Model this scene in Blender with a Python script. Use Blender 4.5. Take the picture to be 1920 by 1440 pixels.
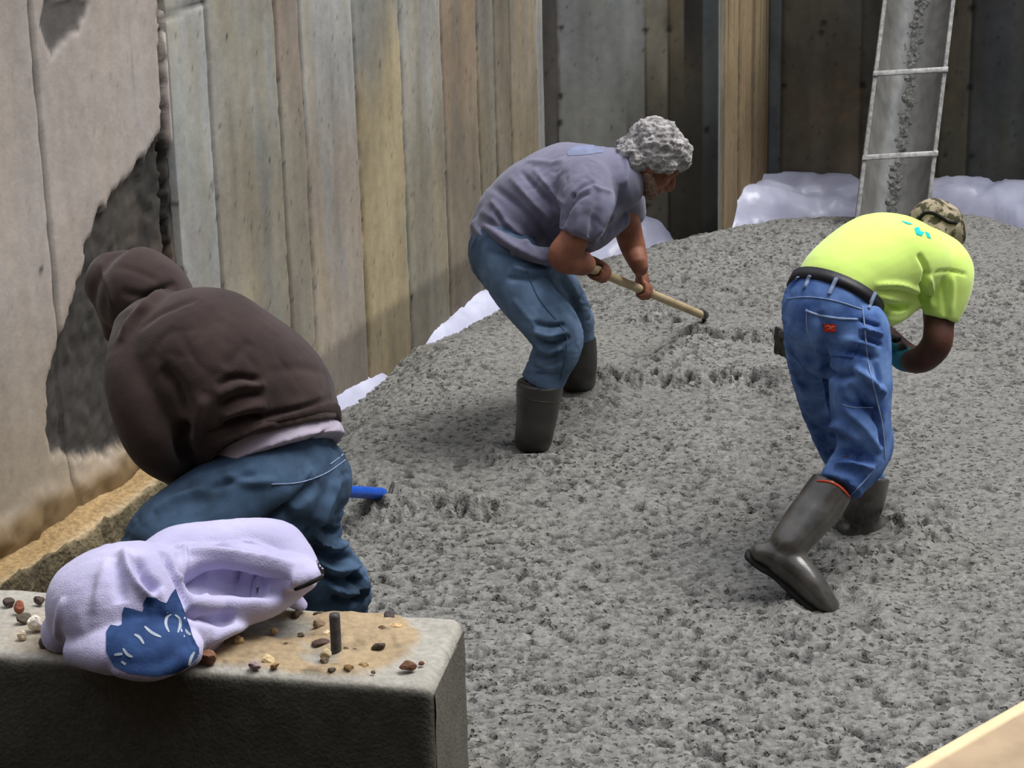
import bpy, bmesh, math, random
import numpy as np
from mathutils import Vector, Matrix
from mathutils.bvhtree import BVHTree

for o in list(bpy.data.objects): bpy.data.objects.remove(o)
sc = bpy.context.scene
COL = sc.collection
random.seed(4); RNG = np.random.default_rng(7)

# ------------------------------------------------------------------ camera
FPX = 4000.0; PITCH = math.radians(17); ROLL = .025; H = 2.4
Fw = Vector((0, math.cos(PITCH), -math.sin(PITCH)))
_R0 = Vector((1, 0, 0)); _U0 = Vector((0, math.sin(PITCH), math.cos(PITCH)))
_c = math.sqrt(1-ROLL*ROLL)
CR = _R0*_c - _U0*ROLL; CU = _U0*_c + _R0*ROLL
CP = Vector((0, 0, H))
cam = bpy.data.cameras.new('camera'); cam.sensor_width = 36; cam.lens = FPX*36/1920
cam.clip_start = .05; cam.clip_end = 200
camo = bpy.data.objects.new('camera', cam); COL.objects.link(camo)
m = Matrix((CR, CU, -Fw)).transposed().to_4x4(); m.translation = CP
camo.matrix_world = m; sc.camera = camo

# ------------------------------------------------------------------ light
sc.view_settings.view_transform = 'Standard'; sc.view_settings.look = 'None'
sc.view_settings.gamma = 1; sc.view_settings.use_curve_mapping = False
sc.view_settings.exposure = 0.0
w = bpy.data.worlds.new('World'); sc.world = w; w.use_nodes = True
nt = w.node_tree; nt.nodes.clear()
tc = nt.nodes.new('ShaderNodeTexCoord'); sx = nt.nodes.new('ShaderNodeSeparateXYZ')
rp = nt.nodes.new('ShaderNodeValToRGB'); bg = nt.nodes.new('ShaderNodeBackground'); ou = nt.nodes.new('ShaderNodeOutputWorld')
nt.links.new(tc.outputs['Generated'], sx.inputs[0]); nt.links.new(sx.outputs['Z'], rp.inputs[0])
rp.color_ramp.elements[0].position = 0.0; rp.color_ramp.elements[0].color = (.05, .05, .055, 1)
rp.color_ramp.elements[1].position = .9; rp.color_ramp.elements[1].color = (1.0, 1.03, 1.16, 1)
e = rp.color_ramp.elements.new(.35); e.color = (.30, .31, .34, 1)
nt.links.new(rp.outputs[0], bg.inputs[0]); bg.inputs[1].default_value = 1.0
nt.links.new(bg.outputs[0], ou.inputs[0])
sun = bpy.data.lights.new('sun', 'SUN'); sun.energy = 3.7; sun.angle = math.radians(36); sun.color = (1, .98, .95)
so = bpy.data.objects.new('sun', sun); COL.objects.link(so)
SD = Vector((-.46, -.10, -1)).normalized()          # broad soft light from high above, a little from the right
so.rotation_euler = SD.to_track_quat('-Z', 'Y').to_euler(); so.location = (3, 3, 9)

# ------------------------------------------------------------------ geometry helpers
def ray(px, py): return Fw + CR*((px-960)/FPX) - CU*((py-720)/FPX)
def P(px, py, Y):
    d = ray(px, py); return CP + d*(Y/d.y)
def G(px, py, z=0.):
    d = ray(px, py); return CP + d*((z-H)/d.z)
def toplane(px, py, p0, n):
    d = ray(px, py); return CP + d*((Vector(p0)-CP).dot(n)/d.dot(n))
def projx(v):
    r = Vector(v)-CP; z = r.dot(Fw); return 960+FPX*r.dot(CR)/z, 720-FPX*r.dot(CU)/z

def hash3(ix, iy, iz, s):
    h = (ix.astype(np.int64)*374761393 + iy.astype(np.int64)*668265263 + iz.astype(np.int64)*2147483647 + s*1274126177) & 0x7fffffff
    h = ((h ^ (h >> 13))*1274126177) & 0x7fffffff
    h = ((h ^ (h >> 16))*668265263) & 0x7fffffff
    return (h & 0xffff)/65535.0
def vnoise(p, s=0):
    i = np.floor(p); f = p-i; f = f*f*(3-2*f); i = i.astype(np.int64); r = 0
    for a in (0, 1):
        for b in (0, 1):
            for c in (0, 1):
                wgt = (f[:, 0] if a else 1-f[:, 0])*(f[:, 1] if b else 1-f[:, 1])*(f[:, 2] if c else 1-f[:, 2])
                r = r + wgt*hash3(i[:, 0]+a, i[:, 1]+b, i[:, 2]+c, s)
    return r*2-1
ROT = np.array(Matrix.Rotation(.71, 3, Vector((.3, .8, .52)).normalized()))
def fbm(p, sc_, oct=4, s=0, gain=.5):
    p = p*np.asarray(sc_, float); r = 0; a = 1; t = 0
    for k in range(oct):
        p = p @ ROT
        r = r + a*vnoise(p+17.3*k+.37, s+k); t += a; a *= gain; p = p*2.03
    return r/t
def cell(p, sc_, s=0):
    p = p*sc_; i = np.floor(p).astype(np.int64); best = np.full(len(p), 9.); idv = np.zeros(len(p))
    for a in (-1, 0, 1):
        for b in (-1, 0, 1):
            jx = i[:, 0]+a; jy = i[:, 1]+b; z = np.zeros_like(jx)
            cx = jx+.15+.7*hash3(jx, jy, z, s); cy = jy+.15+.7*hash3(jx, jy, z, s+5)
            d = np.hypot(p[:, 0]-cx, p[:, 1]-cy); mk = d < best
            best = np.where(mk, d, best); idv = np.where(mk, hash3(jx, jy, z, s+9), idv)
    return best, idv
def sstep(a, b, x):
    t = np.clip((x-a)/(b-a), 0, 1); return t*t*(3-2*t)

def link(o, parent=None):
    COL.objects.link(o)
    if parent is not None: o.parent = parent
    return o
def tag(o, label=None, cat=None, group=None, kind=None):
    if label: o['label'] = label
    if cat: o['category'] = cat
    if group: o['group'] = group
    if kind: o['kind'] = kind
    return o
def obj(name, bm, mat, parent=None, smooth=True):
    me = bpy.data.meshes.new(name); bm.to_mesh(me); bm.free()
    if smooth: me.polygons.foreach_set('use_smooth', [True]*len(me.polygons))
    if mat: me.materials.append(mat)
    return link(bpy.data.objects.new(name, me), parent)
def np_mesh(name, V, Fc, mat, parent=None, col=None, smooth=True):
    me = bpy.data.meshes.new(name); V = np.asarray(V, np.float32); Fc = np.asarray(Fc, np.int32)
    me.vertices.add(len(V)); me.vertices.foreach_set('co', V.ravel())
    n = Fc.shape[1]; me.loops.add(Fc.size); me.loops.foreach_set('vertex_index', Fc.ravel())
    me.polygons.add(len(Fc)); me.polygons.foreach_set('loop_start', np.arange(0, Fc.size, n, dtype=np.int32))
    me.polygons.foreach_set('loop_total', np.full(len(Fc), n, np.int32))
    me.polygons.foreach_set('use_smooth', np.full(len(Fc), smooth))
    me.update(calc_edges=True); me.validate()
    if col is not None:
        ca = me.color_attributes.new('Col', 'FLOAT_COLOR', 'POINT')
        c4 = np.ones((len(V), 4), np.float32); c4[:, :3] = np.clip(col, 0, 1); ca.data.foreach_set('color', c4.ravel())
    if mat: me.materials.append(mat)
    return link(bpy.data.objects.new(name, me), parent)
def gridfaces(nu, nv, off=0):
    a = np.arange(nu*nv).reshape(nv, nu)+off
    return np.stack([a[:-1, :-1].ravel(), a[:-1, 1:].ravel(), a[1:, 1:].ravel(), a[1:, :-1].ravel()], 1)
def slab(name, nu, nv, front, back, mat, col=None, colb=(.3, .3, .3), parent=None):
    """closed solid from a front grid and a matching back grid (both (nv,nu,3))"""
    A = front.reshape(-1, 3); B = back.reshape(-1, 3); n = nu*nv
    Fa = gridfaces(nu, nv); Fb = gridfaces(nu, nv, n)[:, ::-1]
    idx = np.arange(n).reshape(nv, nu)
    ring = np.concatenate([idx[0, :], idx[1:, -1], idx[-1, -2::-1], idx[-2:0:-1, 0]])
    nx = np.roll(ring, -1)
    S = np.stack([nx, ring, ring+n, nx+n], 1)
    V = np.concatenate([A, B]); F = np.concatenate([Fa, Fb, S])
    c = None
    if col is not None:
        c = np.concatenate([col.reshape(-1, 3), np.repeat(col.reshape(-1, 3).mean(0)[None], n, 0)])
    return np_mesh(name, V, F, mat, parent, c)

def catmull(st, k=6):
    out = []; n = len(st)
    for i in range(n-1):
        p0 = st[max(i-1, 0)]; p1 = st[i]; p2 = st[i+1]; p3 = st[min(i+2, n-1)]
        for j in range(k):
            t = j/k
            out.append(.5*((2*p1)+(-p0+p2)*t+(2*p0-5*p1+4*p2-p3)*t*t+(-p0+3*p1-3*p2+p3)*t**3))
    out.append(st[-1]); return out
def tube(bm, st, n=18, ref=(0, 1, 0), k=6, cap=True):
    if not isinstance(cap, tuple): cap = (cap, cap)
    """st: list of (point, r) or (point, rside, rthick). side = ref axis"""
    rows = []
    for s in st:
        p = Vector(s[0]); ra = s[1]; rb = s[2] if len(s) > 2 else s[1]
        rows.append(np.array([p.x, p.y, p.z, ra, rb]))
    pts = catmull(rows, k); ref = Vector(ref); rings = []
    N = len(pts)
    for i, q in enumerate(pts):
        c = Vector(q[:3]); a = Vector(pts[max(i-1, 0)][:3]); b = Vector(pts[min(i+1, N-1)][:3])
        t = (b-a).normalized(); s = ref-t*ref.dot(t)
        if s.length < .05: s = Vector((0, 0, 1))-t*t.z
        s.normalize(); u = t.cross(s)
        rings.append((c, t, s, u, abs(q[3]), abs(q[4])))
    if 1:
        def capr(r, sg):
            c, t, s, u, ra, rb = r; mr = min(ra, rb); L = []
            for f, g in ((.35, .94), (.65, .76), (.88, .46)):
                L.append((c+t*sg*mr*f, t, s, u, ra*g, rb*g))
            return L
        rings = (capr(rings[0], -1)[::-1] if cap[0] else [])+rings+(capr(rings[-1], 1) if cap[1] else [])
    prev = None; first = None
    for c, t, s, u, ra, rb in rings:
        cur = [bm.verts.new(c+s*(ra*math.cos(2*math.pi*j/n))+u*(rb*math.sin(2*math.pi*j/n))) for j in range(n)]
        if prev:
            for j in range(n): bm.faces.new((prev[j], prev[(j+1) % n], cur[(j+1) % n], cur[j]))
        else: first = cur
        prev = cur
    bm.faces.new(first[::-1]); bm.faces.new(prev)
def ball(bm, c, r, rot=None, sub=3):
    if not hasattr(r, '__len__'): r = (r, r, r)
    M = Matrix.Diagonal((*r, 1))
    if rot is not None: M = rot.to_4x4() @ M
    M = Matrix.Translation(Vector(c)) @ M
    bmesh.ops.create_icosphere(bm, subdivisions=sub, radius=1, matrix=M)
def frame(up, fwd):
    up = Vector(up).normalized(); f = Vector(fwd); f = (f-up*f.dot(up)).normalized(); s = f.cross(up)
    return Matrix((s, f, up)).transposed()           # columns: side, forward, up
def box(bm, c, size, rot=None, bev=0):
    M = Matrix.Diagonal((*size, 1))
    if rot is not None: M = rot.to_4x4() @ M
    M = Matrix.Translation(Vector(c)) @ M
    r = bmesh.ops.create_cube(bm, size=1, matrix=M)
    if bev:
        ed = list({e for v in r['verts'] for e in v.link_edges})
        bmesh.ops.bevel(bm, geom=ed, offset=bev, segments=2, affect='EDGES', profile=.6)
def remesh(bm, voxel=.008, smooth=6):
    me = bpy.data.meshes.new('tmp'); bm.to_mesh(me); bm.free(); o = bpy.data.objects.new('tmp', me); COL.objects.link(o)
    r = o.modifiers.new('r', 'REMESH'); r.mode = 'VOXEL'; r.voxel_size = voxel
    s = o.modifiers.new('s', 'SMOOTH'); s.iterations = smooth; s.factor = .5
    dg = bpy.context.evaluated_depsgraph_get(); ev = o.evaluated_get(dg)
    m2 = bpy.data.meshes.new_from_object(ev); bpy.data.objects.remove(o); bpy.data.meshes.remove(me)
    return m2
def get_vn(me):
    n = len(me.vertices); V = np.zeros(n*3, np.float32); me.vertices.foreach_get('co', V)
    N = np.zeros(n*3, np.float32); me.vertex_normals.foreach_get('vector', N)
    return V.reshape(-1, 3).astype(float), N.reshape(-1, 3).astype(float)
def set_v(me, V):
    me.vertices.foreach_set('co', np.asarray(V, np.float32).ravel()); me.update()
def bvh_of(me):
    return BVHTree.FromPolygons([v.co.copy() for v in me.vertices], [tuple(p.vertices) for p in me.polygons])
def resample(pl, step=6.):
    out = []
    for (x0, y0), (x1, y1) in zip(pl[:-1], pl[1:]):
        n = max(1, int(math.hypot(x1-x0, y1-y0)/step))
        for i in range(n): out.append((x0+(x1-x0)*i/n, y0+(y1-y0)*i/n))
    out.append(pl[-1]); return out
def smoothline(pl, k=5):
    st = [np.array(p, float) for p in pl]
    return [tuple(p) for p in catmull(st, k)] if len(pl) > 2 else pl
def fold(me, folds, gain=1.0):
    """folds: (line, amplitude m, half width m). Line is located on the surface, then the cloth is raised/sunk along it."""
    V, N = get_vn(me); bv = bvh_of(me); D = np.zeros(len(V))
    for ln, amp, wd in folds:
        pts = []
        for x, y in resample(smoothline(ln), 5):
            h = bv.ray_cast(CP, ray(x, y).normalized())
            if h[0] is not None: pts.append(np.array(h[0]))
        if len(pts) < 2: continue
        Q = np.array(pts); best = np.full(len(V), 9e9); tt = np.zeros(len(V)); n = len(Q)-1
        lo = Q.min(0)-3*wd; hi = Q.max(0)+3*wd
        mk = np.all((V > lo) & (V < hi), 1); W = V[mk]; bb = best[mk]; t_ = tt[mk]
        for i in range(n):
            a = Q[i]; d = Q[i+1]-a; L = max(d@d, 1e-12)
            if L > .08**2: continue
            t = np.clip(((W-a)@d)/L, 0, 1); q = W-a-t[:, None]*d; r = np.sqrt((q*q).sum(1)); k2 = r < bb
            bb = np.where(k2, r, bb); t_ = np.where(k2, (i+t)/n, t_)
        env = np.clip(np.minimum(t_, 1-t_)*5, 0, 1)**.6
        D[mk] += gain*amp*env*np.exp(-(bb/wd)**2)
    set_v(me, V+N*D[:, None])
def wrinkle(me, amp, scale, s=0, oct=3):
    V, N = get_vn(me); set_v(me, V+N*(amp*fbm(V, scale, oct, s))[:, None])
def creases(me, amp, scale, s=0, thr=.12):
    """thin sharp creases between soft pillows of cloth"""
    V, N = get_vn(me); a = fbm(V, scale, 2, s); b = fbm(V, np.asarray(scale)*1.9, 2, s+9); m_ = sstep(-.15, .35, fbm(V, 5, 2, s+4))
    d = -amp*np.exp(-(a/thr)**2)*m_-.5*amp*np.exp(-(b/thr)**2)*m_; set_v(me, V+N*d[:, None])
def finish(me, name, mat, parent=None):
    me.materials.clear(); me.materials.append(mat); me.name = name
    me.polygons.foreach_set('use_smooth', [True]*len(me.polygons))
    return link(bpy.data.objects.new(name, me), parent)
def patch(name, poly, bv, mat, parent, off=.0015, thick=0, step=7):
    """a thin piece of cloth/print laid on a surface found from an outline"""
    bm = bmesh.new(); vs = [bm.verts.new((x, y, 0)) for x, y in poly]; bm.faces.new(vs)
    xs = [p[0] for p in poly]; ys = [p[1] for p in poly]
    x = min(xs)+step/2
    while x < max(xs):
        bmesh.ops.bisect_plane(bm, geom=bm.verts[:]+bm.edges[:]+bm.faces[:], plane_co=(x, 0, 0), plane_no=(1, 0, 0)); x += step
    y = min(ys)+step/2
    while y < max(ys):
        bmesh.ops.bisect_plane(bm, geom=bm.verts[:]+bm.edges[:]+bm.faces[:], plane_co=(0, y, 0), plane_no=(0, 1, 0)); y += step
    kill = []; nrm = {}
    for v in bm.verts:
        h = bv.ray_cast(CP, ray(v.co.x, v.co.y).normalized())
        if h[0] is None: kill.append(v); continue
        n = h[1] if h[1].dot(ray(v.co.x, v.co.y)) < 0 else -h[1]
        v.co = h[0]+n*off
    if kill: bmesh.ops.delete(bm, geom=kill, context='VERTS')
    bm.normal_update()
    bmesh.ops.recalc_face_normals(bm, faces=bm.faces[:])
    if thick and len(bm.faces):
        bm.normal_update()
        if bm.faces[0].normal.dot(Fw) > 0: bmesh.ops.reverse_faces(bm, faces=bm.faces[:])
        bmesh.ops.solidify(bm, geom=bm.faces[:], thickness=thick)
    return obj(name, bm, mat, parent)
def strokepoly(ln, wd, taper=False):
    pts = resample(smoothline(ln), 6); L = []; R = []
    n = len(pts)
    for i, (x, y) in enumerate(pts):
        a = pts[max(0, i-1)]; b = pts[min(n-1, i+1)]; dx, dy = b[0]-a[0], b[1]-a[1]; l = math.hypot(dx, dy) or 1
        w_ = wd/2*(math.sin(math.pi*(i+.6)/(n+.2))**.5 if taper else 1)
        L.append((x-dy/l*w_, y+dx/l*w_)); R.append((x+dy/l*w_, y-dx/l*w_))
    return L+R[::-1]
def cord(name, ln, bv, r, mat, parent, off=.001):
    """a seam or stitched edge running over a surface"""
    pts = []
    for x, y in resample(smoothline(ln), 8):
        h = bv.ray_cast(CP, ray(x, y).normalized())
        if h[0] is not None: pts.append((h[0]+(CP-h[0]).normalized()*off, r))
    if len(pts) < 2: return None
    bm = bmesh.new(); tube(bm, pts, n=8, k=1); return obj(name, bm, mat, parent)

# ------------------------------------------------------------------ materials
def mat(name, c1, c2=None, scale=20, rough=.85, bump=.2, bscale=200, stretch=(1, 1, 1), attr=False, metal=0, spec=.3, detail=5, ramp=(.35, .65), bdist=.004, sheen=0):
    m_ = bpy.data.materials.new(name); m_.use_nodes = True; n = m_.node_tree; b = n.nodes['Principled BSDF']
    b.inputs['Roughness'].default_value = rough; b.inputs['Metallic'].default_value = metal
    b.inputs['Specular IOR Level'].default_value = spec
    if sheen: b.inputs['Sheen Weight'].default_value = sheen
    t = n.nodes.new('ShaderNodeTexCoord'); mp = n.nodes.new('ShaderNodeMapping'); mp.inputs['Scale'].default_value = stretch
    n.links.new(t.outputs['Object'], mp.inputs[0])
    ns = n.nodes.new('ShaderNodeTexNoise'); ns.inputs['Scale'].default_value = scale; ns.inputs['Detail'].default_value = detail
    n.links.new(mp.outputs[0], ns.inputs['Vector'])
    r = n.nodes.new('ShaderNodeValToRGB'); r.color_ramp.elements[0].position = ramp[0]; r.color_ramp.elements[1].position = ramp[1]
    r.color_ramp.elements[0].color = (*c1, 1); r.color_ramp.elements[1].color = (*(c2 or c1), 1)
    n.links.new(ns.outputs['Fac'], r.inputs[0])
    if attr:
        at = n.nodes.new('ShaderNodeAttribute'); at.attribute_name = 'Col'
        mx = n.nodes.new('ShaderNodeMix'); mx.data_type = 'RGBA'; mx.blend_type = 'MULTIPLY'; mx.inputs[0].default_value = 1
        n.links.new(at.outputs['Color'], mx.inputs[6]); n.links.new(r.outputs[0], mx.inputs[7]); n.links.new(mx.outputs[2], b.inputs['Base Color'])
    else: n.links.new(r.outputs[0], b.inputs['Base Color'])
    if bump:
        n2 = n.nodes.new('ShaderNodeTexNoise'); n2.inputs['Scale'].default_value = bscale; n2.inputs['Detail'].default_value = 3
        n.links.new(mp.outputs[0], n2.inputs['Vector'])
        bp = n.nodes.new('ShaderNodeBump'); bp.inputs['Strength'].default_value = bump; bp.inputs['Distance'].default_value = bdist
        n.links.new(n2.outputs['Fac'], bp.inputs['Height']); n.links.new(bp.outputs[0], b.inputs['Normal'])
    return m_
def lin(r, g, b):
    f = lambda c: ((c/255+.055)/1.055)**2.4 if c > 10 else c/255/12.92
    return (f(r), f(g), f(b))
M_wall = mat('cast_concrete_wall', (.92,)*3, (1.06,)*3, 22, .9, .22, 60, attr=True, bdist=.004)
M_conc = mat('wet_concrete', (.72,)*3, (1.2,)*3, 70, .62, .8, 130, attr=True, spec=.35, bdist=.006, ramp=(.3, .7))
def add_pits(m_, scale, lo, hi, dark, dist):
    n = m_.node_tree; b = n.nodes['Principled BSDF']; t = n.nodes.new('ShaderNodeTexCoord')
    mp = n.nodes.new('ShaderNodeMapping'); mp.inputs['Scale'].default_value = (1, 1.25, 1); n.links.new(t.outputs['Object'], mp.inputs[0])
    ns = n.nodes.new('ShaderNodeTexNoise'); ns.inputs['Scale'].default_value = scale; ns.inputs['Detail'].default_value = 2.5; n.links.new(mp.outputs[0], ns.inputs['Vector'])
    mr = n.nodes.new('ShaderNodeMapRange'); mr.inputs['From Min'].default_value = lo; mr.inputs['From Max'].default_value = hi; n.links.new(ns.outputs['Fac'], mr.inputs['Value'])
    n3 = n.nodes.new('ShaderNodeTexNoise'); n3.inputs['Scale'].default_value = 2.2; n3.inputs['Detail'].default_value = 3; n.links.new(t.outputs['Object'], n3.inputs['Vector'])
    m3 = n.nodes.new('ShaderNodeMapRange'); m3.inputs['From Min'].default_value = .35; m3.inputs['From Max'].default_value = .6; m3.inputs['To Min'].default_value = .35; n.links.new(n3.outputs['Fac'], m3.inputs['Value'])
    mu = n.nodes.new('ShaderNodeMath'); mu.operation = 'MULTIPLY'; n.links.new(mr.outputs[0], mu.inputs[0]); n.links.new(m3.outputs[0], mu.inputs[1])
    old = b.inputs['Base Color'].links[0].from_socket
    mx = n.nodes.new('ShaderNodeMix'); mx.data_type = 'RGBA'; mx.blend_type = 'MULTIPLY'; mx.inputs[7].default_value = (dark, dark, dark, 1)
    n.links.new(mu.outputs[0], mx.inputs[0]); n.links.new(old, mx.inputs[6]); n.links.new(mx.outputs[2], b.inputs['Base Color'])
    bp = n.nodes.new('ShaderNodeBump'); bp.invert = True; bp.inputs['Distance'].default_value = dist; bp.inputs['Strength'].default_value = .9
    n.links.new(mu.outputs[0], bp.inputs['Height']); n.links.new(b.inputs['Normal'].links[0].from_socket, bp.inputs['Normal']); n.links.new(bp.outputs[0], b.inputs['Normal'])
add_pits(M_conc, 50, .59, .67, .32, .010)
M_soil = mat('soil', (.75,)*3, (1.2,)*3, 60, .95, .9, 60, attr=True, bdist=.012)
M_plastic = mat('plastic_sheet', lin(176, 178, 200), lin(200, 202, 222), 5, .32, .12, 30, spec=.5, bdist=.01)
M_block = mat('block', (.85,)*3, (1.1,)*3, 80, .9, .5, 150, attr=True, bdist=.004)
M_metal = mat('galvanised_rail', lin(135, 135, 132), lin(185, 183, 178), 40, .5, .3, 60, metal=.35, spec=.5)
M_trough = mat('chute_steel', (.8,)*3, (1.1,)*3, 30, .45, .2, 80, attr=True, spec=.4, stretch=(1, 1, .3))
M_slurry = mat('chute_slurry', lin(70, 70, 66), lin(130, 130, 124), 60, .6, .9, 90, bdist=.008)
M_steel = mat('rusty_steel', lin(62, 60, 60), lin(92, 86, 84), 60, .6, .4, 120)
M_skin = mat('skin', lin(122, 78, 60), lin(150, 98, 76), 14, .6, .15, 120)
M_skind = mat('skin_tanned', lin(72, 45, 34), lin(92, 58, 44), 14, .6, .15, 120)
M_hair = mat('grey_hair', lin(92, 88, 90), lin(184, 180, 178), 26, .85, .8, 160, bdist=.006, ramp=(.3, .62), detail=6)
M_gshirt = mat('grey_tshirt_cloth', lin(98, 98, 118), lin(122, 121, 142), 5, .95, .2, 400, sheen=.2)
M_neon = mat('neon_cloth', lin(216, 250, 116), lin(224, 253, 132), 4, .85, .15, 400, sheen=.4)
M_jean_l = mat('light_denim', lin(46, 62, 82), lin(114, 140, 170), 9, .92, .3, 500, stretch=(1, 1, .5), ramp=(.3, .7))
M_jean_b = mat('blue_denim', lin(40, 70, 128), lin(112, 146, 200), 12, .92, .3, 500, ramp=(.3, .7))
M_jean_d = mat('dark_denim', lin(34, 50, 66), lin(88, 116, 148), 7, .92, .3, 500, ramp=(.3, .72))
M_jeanhem = mat('denim_stitching', lin(120, 140, 175), lin(150, 165, 190), 50, .9, .2, 300)
M_hood = mat('brown_fleece', lin(50, 38, 36), lin(64, 50, 47), 9, .97, .3, 350, sheen=.15)
M_hoodrib = mat('brown_ribbing', lin(45, 36, 33), lin(55, 44, 42), 12, .97, .5, 260)
M_under = mat('undershirt_cloth', lin(165, 155, 172), lin(185, 176, 192), 8, .95, .2, 300)
M_boot = mat('black_rubber', lin(44, 44, 42), lin(62, 61, 56), 10, .42, .15, 60, spec=.5)
M_boot2 = mat('muddy_rubber', lin(50, 48, 44), lin(88, 84, 78), 9, .22, .10, 50, spec=.6, ramp=(.4, .75))
M_sole = mat('boot_sole', lin(28, 26, 26), lin(42, 40, 38), 20, .8, .3, 90)
M_orange = mat('orange_trim', lin(190, 80, 50), lin(165, 60, 40), 20, .7, .1, 90)
M_belt = mat('black_leather', lin(20, 20, 24), lin(32, 32, 38), 20, .5, .15, 90, spec=.4)
M_red = mat('red_label', lin(190, 45, 30), lin(205, 60, 40), 30, .8, .1, 90)
M_cream = mat('cream_thread', lin(225, 150, 110), None, 30, .8, 0)
M_camo = mat('camo_cloth', lin(66, 64, 42), lin(165, 152, 128), 28, .9, .3, 200, ramp=(.46, .54))
M_dark = mat('dark_trim', lin(18, 16, 15), None, 30, .8, 0)
M_teal = mat('teal_print', lin(0, 190, 185), lin(40, 205, 200), 60, .85, .1, 200)
M_pale = mat('pale_blue_highlight', lin(124, 134, 164), lin(114, 118, 142), 24, .9, .1, 200)
M_glove = mat('blue_glove', lin(28, 110, 140), lin(50, 130, 155), 30, .8, .3, 200)
M_gloved = mat('black_glove_palm', lin(16, 26, 32), lin(26, 36, 42), 30, .75, .3, 200)
M_wood = mat('ash_handle', lin(160, 140, 105), lin(188, 168, 132), 18, .6, .2, 60, stretch=(1, .12, 1))
M_bluepole = mat('blue_fibreglass', lin(12, 72, 172), lin(20, 84, 190), 20, .4, .05, 60, spec=.5)
M_tool = mat('concrete_caked_steel', lin(38, 38, 36), lin(72, 72, 68), 40, .6, .6, 60)
M_sweat = mat('lavender_fleece', lin(172, 168, 200), lin(190, 186, 216), 8, .97, .35, 330, sheen=.2)
M_print = mat('navy_print', lin(26, 50, 92), lin(44, 72, 118), 22, .85, .2, 200)
M_letter = mat('white_print', lin(145, 155, 170), lin(165, 172, 182), 60, .85, .1, 200)
M_board = mat('weathered_plywood', (.85,)*3, (1.1,)*3, 12, .8, .3, 60, attr=True)
M_earth = mat('bare_earth', lin(72, 62, 50), lin(95, 82, 66), 6, .95, .8, 12)

# ------------------------------------------------------------------ walls of the pit
LA = Vector((-.735, 7.75, 0)); LD = Vector((.3487, .9372, 0)).normalized(); LN = Vector((LD.y, -LD.x, 0))   # normal looks into the pit
def lw(px, py):                    # (u, z) on the left wall plane
    q = toplane(px, py, LA, LN); return (q-LA).dot(LD), q.z
def inpoly(u, z, poly):
    r = np.zeros(len(u), bool); n = len(poly)
    for i in range(n):
        (x0, y0), (x1, y1) = poly[i], poly[(i+1) % n]
        if y0 == y1: continue
        c = ((y0 > z) != (y1 > z)) & (u < (x1-x0)*(z-y0)/(y1-y0)+x0); r ^= c
    return r
def polydist(u, z, pl, closed=True):
    b = np.full(len(u), 9e9); n = len(pl); sg = np.ones(len(u))
    for i in range(n if closed else n-1):
        a = np.array(pl[i]); d = np.array(pl[(i+1) % n])-a; L = max(d@d, 1e-12)
        t = np.clip(((u-a[0])*d[0]+(z-a[1])*d[1])/L, 0, 1)
        b = np.minimum(b, np.hypot(u-a[0]-t*d[0], z-a[1]-t*d[1]))
    return b
def wall_cols(U, Z, bands, seed):
    """bands: (u_end, upper colour, lower colour, split z). Returns linear colours with runs and stains"""
    p3 = np.stack([U, Z*0+seed, Z], 1)
    wob = .012*fbm(p3, (6, 1, 2), 3, seed)
    C = np.zeros((len(U), 3)); lo = -1e9; mean = np.array([152, 145, 132])
    for ue, cu, cl, zs in bands:
        mk = (U+0*wob >= lo) & (U < ue); s = sstep(zs+.28, zs-.28, Z+.35*fbm(p3, (9, 1, 2.2), 3, seed+3))
        C[mk] = (np.array(lin(*cu))*(1-s[:, None])+np.array(lin(*cl))*s[:, None])[mk]; lo = ue
    run = fbm(p3, (15, 1, 1.3), 3, seed+11)                 # vertical runs
    blot = fbm(p3, (4, 1, 2.5), 5, seed+21)
    C *= (1+.26*run+.36*blot)[:, None]
    warm = sstep(.05, .5, fbm(p3, (9, 1, 1.4), 3, seed+31))
    C *= 1+warm[:, None]*np.array([.06, .0, -.13])
    cool = sstep(.15, .5, fbm(p3, (8, 1, 1.8), 3, seed+41))
    C *= 1+cool[:, None]*np.array([-.1, -.02, .08])
    spk = fbm(p3, (60, 1, 40), 2, seed+51); C *= (1-.45*sstep(.50, .68, spk))[:, None]
    gry = C.mean(1, keepdims=True); C = gry*.18+C*.82; f2 = fbm(p3, (30, 1, 9), 3, seed+61); C *= (1+.10*f2)[:, None]
    return C
def seamfield(U, Z, us, seed, wd=.009, tilt=0):
    s = np.zeros(len(U)); p3 = np.stack([U*0+seed, Z*0, Z], 1)
    for i, u0 in enumerate(us):
        x = u0+.010*fbm(p3+i*7.7, (1, 1, 2.5), 3, seed+i)
        w_ = wd*(.75+.6*fbm(p3+i*3.1, (1, 1, 22), 3, seed+i))
        s = np.maximum(s, np.exp(-((U-x)/np.maximum(w_, .003))**2))
    return s
def build_wall(name, p0, d, u0, u1, z0, z1, nrm, colf, res=.012, thick=.22, dispf=None, slump=0):
    nu = int((u1-u0)/res)+1; nv = int((z1-z0)/(res*1.4))+1
    u = np.linspace(u0, u1, nu); z = np.linspace(z0, z1, nv); U, Z = np.meshgrid(u, z); U = U.ravel(); Z = Z.ravel()
    C, dp = colf(U, Z)
    b = np.array(p0)[None]+U[:, None]*np.array(d)[None]; b[:, 2] = Z
    N = np.array(nrm)[None]
    fr = b+N*dp[:, None]; bk = b-N*thick
    return slab(name, nu, nv, fr.reshape(nv, nu, 3), bk.reshape(nv, nu, 3), M_wall, C)

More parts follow.
